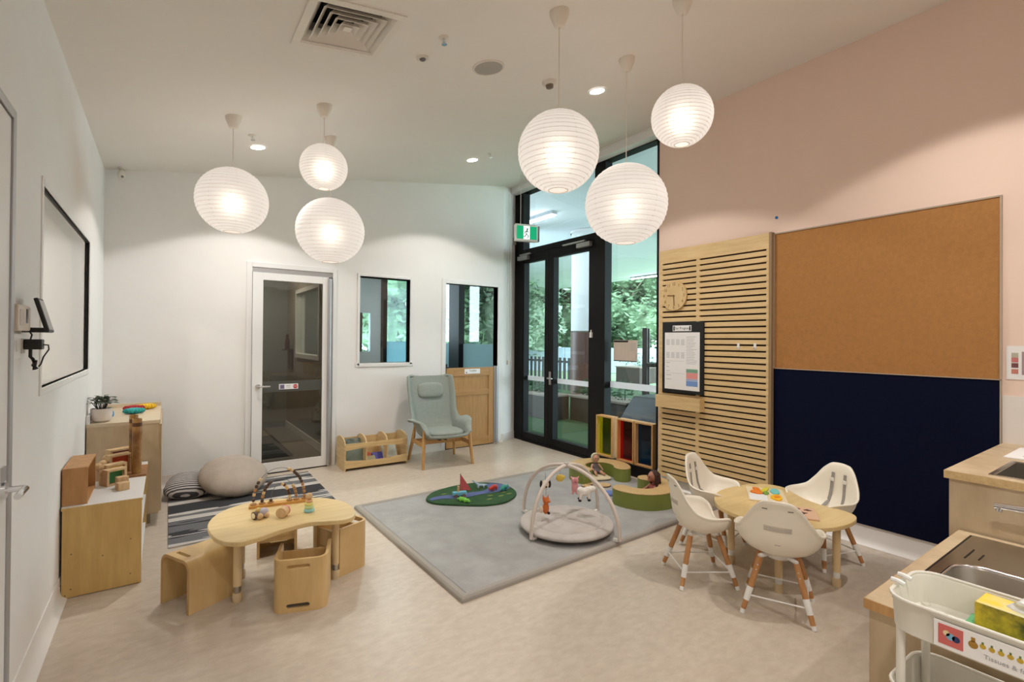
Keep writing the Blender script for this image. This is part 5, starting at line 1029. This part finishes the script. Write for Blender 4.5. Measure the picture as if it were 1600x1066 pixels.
t = thing('puzzle_board', 'pinkish wooden board with dark animal shapes behind the printed high chair', 'puzzle', (3.238, 1.568, .42), math.radians(-59.0))
make('tray', MB().box(-.165, .165, -.11, .11, 0, .012), mat('board_pinkish', S(214, 176, 146), .5, var=.05), t, bevel=.002)
for i, (x, y, s_) in enumerate(((-.11, .06, 1), (-.03, .065, .8), (.05, .06, 1), (.12, .05, .8), (-.1, -.02, 1.1), (-.01, -.015, 1), (.08, -.02, 1.2), (-.08, -.075, .9), (.05, -.08, 1.4))):
    ol = [(x+s_*.024*(1+.35*math.sin(3*a+i))*math.cos(a), y+s_*.015*(1+.3*math.cos(4*a+i*2))*math.sin(a)) for a in [2*PI*k/18 for k in range(18)]]; make('animal_shape', MB().prism(ol, .012, .0145), flat('shape_plum', 84, 50, 52, .6), t)
# ================================================================== PLAY GYM
GC = Vector((2.585, 2.925, .032))
t = thing('play_gym', 'round grey baby play gym mat with two crossed fabric arches', 'play gym', GC)
def padf(u, v):
    a = 2*PI*u; ph = -PI/2+PI*v; r = .365*abs(math.cos(ph))**.45; q = 1 if v > .5 else 0
    z = .04+.035*math.copysign(abs(math.sin(ph))**.8, math.sin(ph)); rr = r/.365
    if q: z -= .016*math.exp(-((rr-.76)/.035)**2); z += .006*math.sin(3*a)*rr*(1-rr)*3
    return (r*math.cos(a), r*math.sin(a)*1.0, z)
make('mat', MB().grid(padf, 64, 41, wrap=True), GYM, t, smooth=True, merge=True)
APEX = Vector((2.62, 2.97, .505))
for A, B_ in (((2.207, 2.883), (3.06, 3.06)), ((2.72, 2.496), (2.52, 3.40))):
    a = Vector((*A, .04)); b = Vector((*B_, .04)); pts = []
    for k in range(33):
        s = k/32; th_ = PI*(1-s); q = .5-.5*math.cos(PI*s); base = a.lerp(b, .5+.5*math.cos(th_)); mid = a.lerp(b, .5); off = (Vector((APEX.x, APEX.y, .04))-mid)*math.sin(th_)**2
        pts.append(base+off+Vector((0, 0, (APEX.z-.04)*math.sin(th_)**.9))-GC)
    make('arch', MB().tube(pts, .0145, 12), GYMARCH, t, smooth=True)
    for p in (a, b): e = (GC-p); e.z = 0; e.normalize(); make('clip', MB().box(-.02, .02, -.012, .012, -.01, .012), PUREWHITE, t, (p-GC+e*.03), (0, 0, math.atan2(e.y, e.x)), bevel=.004)
make('apex_tie', MB().lathe([(.02, -.02), (.024, 0), (.02, .02)], 14, APEX-GC), GYM, t, smooth=True)
def toy(name, label, loc, mats, rz=0.0, string=None, cat='soft toy'):
    t = thing(name, label, cat, loc, rz, 'soft toys hanging from the play gym' if string else None)
    for nm, mb, m, vx in mats: make(nm, mb, m, t, remesh=vx, smooth=True)
    if string: make('string', MB().cyl((0, 0, string[0]), (0, 0, string[1]), .0015, n=6), flat('string_grey', 120, 112, 108), t)
    return t
FOX = flat('fox_orange', 204, 112, 54, .9); PINK = flat('toy_pink', 226, 160, 164, .9); SHEEPW = flat('toy_wool', 236, 230, 222, .95, bump=.5, bscale=90); YEL = flat('toy_yellow', 228, 196, 88, .9); BLK = flat('toy_black', 30, 28, 30, .8); CRM = flat('toy_cream', 222, 204, 184, .9)
toy('dog_toy', 'small cream dog head toy with black ears hanging in the play gym', (2.434, 3.004, .375), [('head', MB().ell((0, 0, 0), (.03, .03, .032)).ell((0, -.022, -.01), (.016, .018, .014)), CRM, .005), ('ear', MB().ell((.033, 0, .002), (.012, .012, .03)), BLK, 0), ('ear', MB().ell((-.033, 0, .002), (.012, .012, .03)), BLK, 0), ('nose', MB().ell((0, -.04, -.008), .007), BLK, 0)], -.5, (.03, .09))
toy('fox_toy', 'orange fox soft toy sitting upright under the dog head in the play gym', (2.439, 3.001, .150), [('body', MB().ell((0, 0, .04), (.026, .024, .048)).ell((0, -.006, .10), (.026, .024, .026)).cyl((.01, -.01, .10), (.028, -.04, .10), .016, .006, 8).cyl((-.018, 0, .11), (-.024, 0, .15), .012, .002, 8).cyl((.014, 0, .11), (.018, 0, .15), .012, .002, 8), FOX, .006), ('tail', MB().ell((-.036, 0, .03), (.018, .016, .026)), CRM, 0), ('foot', MB().ell((.018, -.02, .008), (.012, .018, .01)), BLK, 0)], -.5, (.13, .2))
toy('moon_toy', 'yellow plush moon hanging from the play gym crossing', (2.626, 3.053, .384), [('body', MB().ell((0, 0, 0), (.036, .02, .03)).ell((.028, 0, .008), (.014, .014, .014)), YEL, .005)], -.5, (.03, .10))
toy('pig_toy', 'pink plush toy with ears hanging by the rear arch of the play gym', (2.758, 3.022, .30), [('body', MB().ell((0, 0, .0), (.03, .022, .045)).ell((0, -.004, .05), (.032, .026, .028)).cyl((-.02, 0, .065), (-.036, 0, .085), .01, .005, 8).cyl((.02, 0, .065), (.036, 0, .085), .01, .005, 8).cyl((-.015, 0, -.03), (-.018, 0, -.065), .011, .009, 8).cyl((.015, 0, -.03), (.018, 0, -.065), .011, .009, 8), PINK, .006), ('snout', MB().ell((0, -.03, .045), (.012, .008, .009)), flat('toy_rose', 206, 120, 128, .9), 0)], -.5, (.075, .13))
toy('sheep_toy', 'white woolly sheep with black hooves hanging by the front arch of the play gym', (2.74, 2.89, .265), [('body', MB().ell((0, 0, .03), (.062, .034, .034)).ell((-.03, 0, .042), (.03, .032, .028)).ell((.03, 0, .042), (.03, .032, .028)).ell((.068, 0, .05), (.03, .022, .024)).cyl((-.035, -.015, .02), (-.04, -.018, -.025), .012, .010, 8).cyl((.03, -.015, .02), (.034, -.018, -.025), .012, .010, 8).cyl((-.03, .015, .02), (-.034, .018, -.02), .012, .010, 8).cyl((.035, .015, .02), (.04, .018, -.02), .012, .010, 8), SHEEPW, .006)]+[('hoof', MB().ell((x, y, z), (.014, .014, .009)), BLK, 0) for x, y, z in ((-.041, -.018, -.034), (.035, -.018, -.034), (-.035, .018, -.028), (.041, .018, -.028))]+[('ear', MB().ell((.062, .026, .06), (.01, .016, .007)), SHEEPW, 0)], -.45, (.07, .14))
# ================================================================== ISLAND MAT AND SMALL TOYS
MP = [(1.957, 4.131), (2.03, 4.24), (2.155, 4.324), (2.404, 4.371), (2.599, 4.34), (2.783, 4.204), (2.815, 3.996), (2.737, 3.812), (2.548, 3.69), (2.376, 3.70), (2.254, 3.762), (2.08, 3.904), (1.976, 4.017)]
t = thing('island_mat', 'oval felt play mat with green land and a blue river on the grey rug', 'play mat', (2.38, 4.02, .0225))
DG = flat('felt_green', 46, 82, 46, .95, var=.2, vscale=12, bump=.4, bscale=120); RB = flat('felt_blue', 92, 104, 150, .95, var=.15, vscale=14)
make('land', MB().prism(spline([(p[0]-2.38, p[1]-4.02) for p in MP], 5), .0, .018), DG, t, bevel=.006)
RV = [(1.98, 4.07), (2.08, 4.06), (2.25, 3.98), (2.42, 3.98), (2.60, 3.96), (2.70, 3.96), (2.79, 4.0), (2.80, 4.1), (2.74, 4.2), (2.66, 4.22), (2.60, 4.10), (2.50, 4.06), (2.38, 4.08), (2.28, 4.08), (2.12, 4.14), (2.0, 4.13)]
make('river', MB().prism(spline([(p[0]-2.38, p[1]-4.02) for p in RV], 4), .018, .0215), RB, t)
for x, y in ((.12, -.12), (.2, -.18), (.06, -.2), (.28, -.1), (.16, .14), (.0, .17), (.3, -.17), (-.22, .16)): make('felt_tuft', MB().prism([(x+.03*math.cos(a), y+.012*math.sin(a)) for a in [2*PI*k/12 for k in range(12)]], .018, .020), flat('felt_olive', 122, 134, 70, .95), t)
t = thing('toy_truck', 'small light blue wooden truck with a peg driver on the island mat', 'toy', (2.245, 4.03, .044), math.radians(-18))
make('body', MB().box(-.065, .065, -.024, .024, .014, .045), flat('truck_blue', 108, 180, 206, .5), t, bevel=.004); make('driver', MB().cyl((-.012, 0, .045), (-.012, 0, .082), .011, n=14).ell((-.012, 0, .09), .011), PINE, t, smooth=True); make('driver_band', MB().cyl((-.012, 0, .055), (-.012, 0, .066), .0115, n=14), flat('band_orange', 206, 150, 80), t)
for x in (-.038, .038):
    for y in (-.028, .028): make('wheel', MB().cyl((x, y-.005, .014), (x, y+.005, .014), .0145, n=16), flat('wheel_brown', 126, 92, 82, .6), t)
t = thing('sail_toy', 'red pointed cardboard sail standing on the island mat', 'toy', (2.40, 4.19, .041), math.radians(-25)); make('sail', MB().add([(-.055, -.02, 0), (.055, -.02, 0), (0, .035, 0), (-.05, 0, .155)], [(0, 1, 3), (1, 2, 3), (2, 0, 3), (0, 2, 1)]), flat('sail_red', 196, 88, 92, .8, var=.25, vscale=90), t)
make('mast', MB().cyl((-.05, 0, 0), (-.05, 0, .158), .003, n=8), flat('mast_dark', 90, 70, 66), t)
def dino(label, loc, rz, m, kind):
    t = thing('dinosaur_toy', label, 'toy', loc, rz, 'plastic animals on the island mat'); mb = MB()
    if kind == 0: mb.tube([(-.07, 0, .03), (-.03, 0, .028), (.02, 0, .03), (.05, 0, .05), (.075, 0, .075)], [.004, .013, .016, .009, .007], 10).ell((.08, 0, .077), (.014, .008, .008))
    elif kind == 1: mb.tube([(-.065, 0, .02), (-.03, 0, .03), (.01, 0, .036), (.045, 0, .028)], [.004, .018, .022, .015], 10).ell((.06, 0, .03), (.02, .014, .014)).cyl((.06, .0, .04), (.075, 0, .058), .006, .002, 6)
    else: mb.tube([(-.08, 0, .015), (-.03, 0, .02), (.03, 0, .02), (.08, 0, .016)], [.004, .019, .018, .009], 10).ell((.05, 0, .026), (.02, .016, .012))
    for x in (-.025, .03):
        for y in (-.014, .014): mb.cyl((x, y, .025), (x, y*1.4, 0), .008, .006, 8)
    if kind: mb.v = mb.v; [mb.ell((x, 0, .045 if kind == 1 else .036), (.008, .004, .012), 6, 5) for x in (-.04, -.02, 0, .02)]
    make('body', mb, m, t, remesh=.005)
dino('pale blue long necked toy dinosaur on the island mat', (2.55, 4.15, .041), math.radians(160), flat('dino_blue', 164, 186, 206, .5), 0); dino('red and orange spiky toy dinosaur by the felt river', (2.61, 4.01, .0435), math.radians(200), flat('dino_red', 214, 78, 44, .5, vscale=30, col2=S(180, 40, 40)), 1)
dino('teal toy dinosaur beside the red one', (2.685, 3.95, .0435), math.radians(20), flat('dino_teal', 50, 150, 138, .5), 1); dino('lime green toy crocodile on the edge of the island mat', (2.205, 3.885, .041), math.radians(-70), flat('croc_lime', 120, 196, 70, .5), 2)
# ================================================================== GREEN FOAM SEATS
def cseat(label, cx, cy, a0, a1, ro, ri, h_, z0=.0225):
    t = thing('foam_seat', label, 'foam seat', (cx, cy, z0), 0, 'green and tan foam crescent seats'); n = 28; rm = (ro+ri)/2; re = (ro-ri)/2; pts = []
    for k in range(n+1): a = math.radians(a0+(a1-a0)*k/n); pts.append((ro*math.cos(a), ro*math.sin(a)))
    e = math.radians(a1)
    for k in range(1, 8): b = e+PI*k/8; pts.append((rm*math.cos(e)+re*math.cos(b), rm*math.sin(e)+re*math.sin(b)))
    for k in range(n+1): a = math.radians(a1+(a0-a1)*k/n); pts.append((ri*math.cos(a), ri*math.sin(a)))
    s = math.radians(a0)
    for k in range(1, 8): b = s+PI+PI*k/8; pts.append((rm*math.cos(s)+re*math.cos(b), rm*math.sin(s)+re*math.sin(b)))
    make('side_cover', MB().prism(pts, 0, h_-.012), GREENV, t, smooth=True); make('seat_top', MB().prism(pts, h_-.012, h_), TANV, t, smooth=True, bevel=.006)
cseat('green and tan foam crescent seat in front of the coloured panels', 3.825, 3.80, -50, 182, .325, .15, .14); cseat('green and tan foam crescent seat in front of the slat panel', 3.645, 3.085, 176, 388, .325, .155, .145)
t = thing('cream_cushion', 'thin cream pad inside the foam seat under the bonnet doll', 'cushion', (3.805, 3.80, .0225), math.radians(-22)); make('pad', MB().grid(lambda u, v: (lambda a, ph: (.125*math.copysign(abs(math.cos(a))**.5, math.cos(a))*abs(math.cos(ph))**.4, .105*math.copysign(abs(math.sin(a))**.5, math.sin(a))*abs(math.cos(ph))**.4, .016+.016*math.sin(ph)))(2*PI*u, -PI/2+PI*v), 40, 11, wrap=True), flat('pad_cream', 216, 200, 166, .9), t, smooth=True, merge=True)
SKIN = flat('doll_skin', 206, 156, 128, .55); SKIN2 = flat('doll_skin_deep', 168, 112, 88, .55)
def doll(label, loc, rz, skin, cloth, hair, bonnet, lean=.25):
    t = thing('baby_doll', label, 'doll', loc, rz, None)   # faces local -y, sitting
    mb = MB().ell((0, .02, .06), (.036, .03, .055)).ell((0, .012, .03), (.04, .036, .03)).cyl((0, .022, .105), (0, .022, .13), .013, .012, 10)
    for s in (-1, 1):
        mb.tube([(s*.02, 0, .024), (s*.035, -.05, .03), (s*.045, -.105, .014)], [.02, .016, .011], 10).ell((s*.046, -.112, .02), (.011, .012, .018))
        mb.tube([(s*.033, .02, .098), (s*.055, .0, .07), (s*.055, -.035, .055)], [.013, .011, .009], 10).ell((s*.055, -.043, .054), (.01, .012, .009))
        for k in range(4): mb.cyl((s*(.049+k*.004), -.045, .054), (s*(.048+k*.005), -.058, .05), .003, .0025, 6)
    mb.ell((0, .015, .165), (.037, .038, .042)).ell((0, -.024, .158), (.006, .008, .006)).ell((0, -.01, .14), (.018, .018, .014))
    make('body', mb, skin, t, remesh=.005)
    make('clothing', MB().ell((0, .02, .065), (.041, .035, .05)).ell((0, .01, .032), (.045, .04, .032)).tube([(-.02, 0, .026), (-.034, -.045, .03)], [.025, .022], 10).tube([(.02, 0, .026), (.034, -.045, .03)], [.025, .022], 10), cloth, t, remesh=.005)
    for s in (-1, 1): make('eye', MB().ell((s*.013, -.0225, .168), (.005, .003, .006)), BLK, t)
    make('mouth', MB().ell((0, -.0265, .146), (.006, .002, .002)), flat('doll_lip', 176, 84, 84), t)
    if bonnet: make('bonnet', MB().grid(lambda u, v: (lambda a, ph: (.044*math.cos(ph)*math.cos(a), .022+.042*math.sin(ph), .17+.048*math.cos(ph)*math.sin(a)))(2*PI*u, -.45+(PI/2+.45)*v), 28, 10, wrap=True), bonnet, t, smooth=True, solid=.006)
    if hair:
        mb = MB()
        for k in range(70):
            a = random.uniform(-.35, PI+.35); x, y = .041*math.cos(a), .018+.045*abs(math.sin(a))*1.0; mb.tube([(x*.3, .015+y*.2, .21), (x, y, .185), (x*1.15, y*1.1, .12), (x*1.2+random.uniform(-.01, .01), y*1.15, random.uniform(.03, .07))], [.006, .010, .010, .005], 6)
        mb.ell((0, .03, .178), (.042, .036, .038)); make('hair', mb, hair, t, smooth=True)
doll('baby doll in grey romper and pale bonnet sitting on the cream pad', (3.84, 3.87, .054), math.radians(-18), SKIN, flat('romper_grey', 116, 106, 110, .9), None, flat('bonnet_sage', 206, 204, 176, .95)); doll('baby doll with long dark brown hair sitting inside the foam seat by the slat panel', (3.745, 3.05, .0225), math.radians(-112), SKIN2, flat('dress_rust', 150, 80, 74, .9), flat('hair_dark_brown', 58, 30, 26, .6, var=.3, vscale=40), None)
[o for o in COL.objects if o.name.startswith('baby_doll')][-1].scale = (1.22, 1.22, 1.22)
for lab, x, y, r_ in (('pale wooden disc nearest the cream pad', 3.60, 3.70, .055), ('round wooden disc with a dark rim beside the smaller ones', 3.665, 3.585, .075), ('small speckled wooden disc by the play gym arch', 3.50, 3.66, .05)):
    t = thing('wood_disc', lab, 'disc', (x, y, .0225), 0, 'round wooden discs on the rug'); make('slice', MB().cyl((0, 0, 0), (0, 0, .010), r_*.95, n=28), mat('disc_wood', S(204, 170, 122), .6, var=.12, vscale=25), t); make('bark_rim', MB().lathe([(r_*.95, 0), (r_, .002), (r_, .008), (r_*.95, .0098)], 28, cap=False), flat('disc_bark', 96, 74, 54, .9), t, smooth=True)
tag(make('blue_disc', MB().lathe([(.0005, 0), (.065, 0), (.07, .008), (.065, .018), (.0005, .018)], 28, (3.52, 3.345, .0225)), flat('disc_blue', 96, 118, 176, .6), smooth=True), 'round blue disc half hidden behind the foam seat', 'disc')
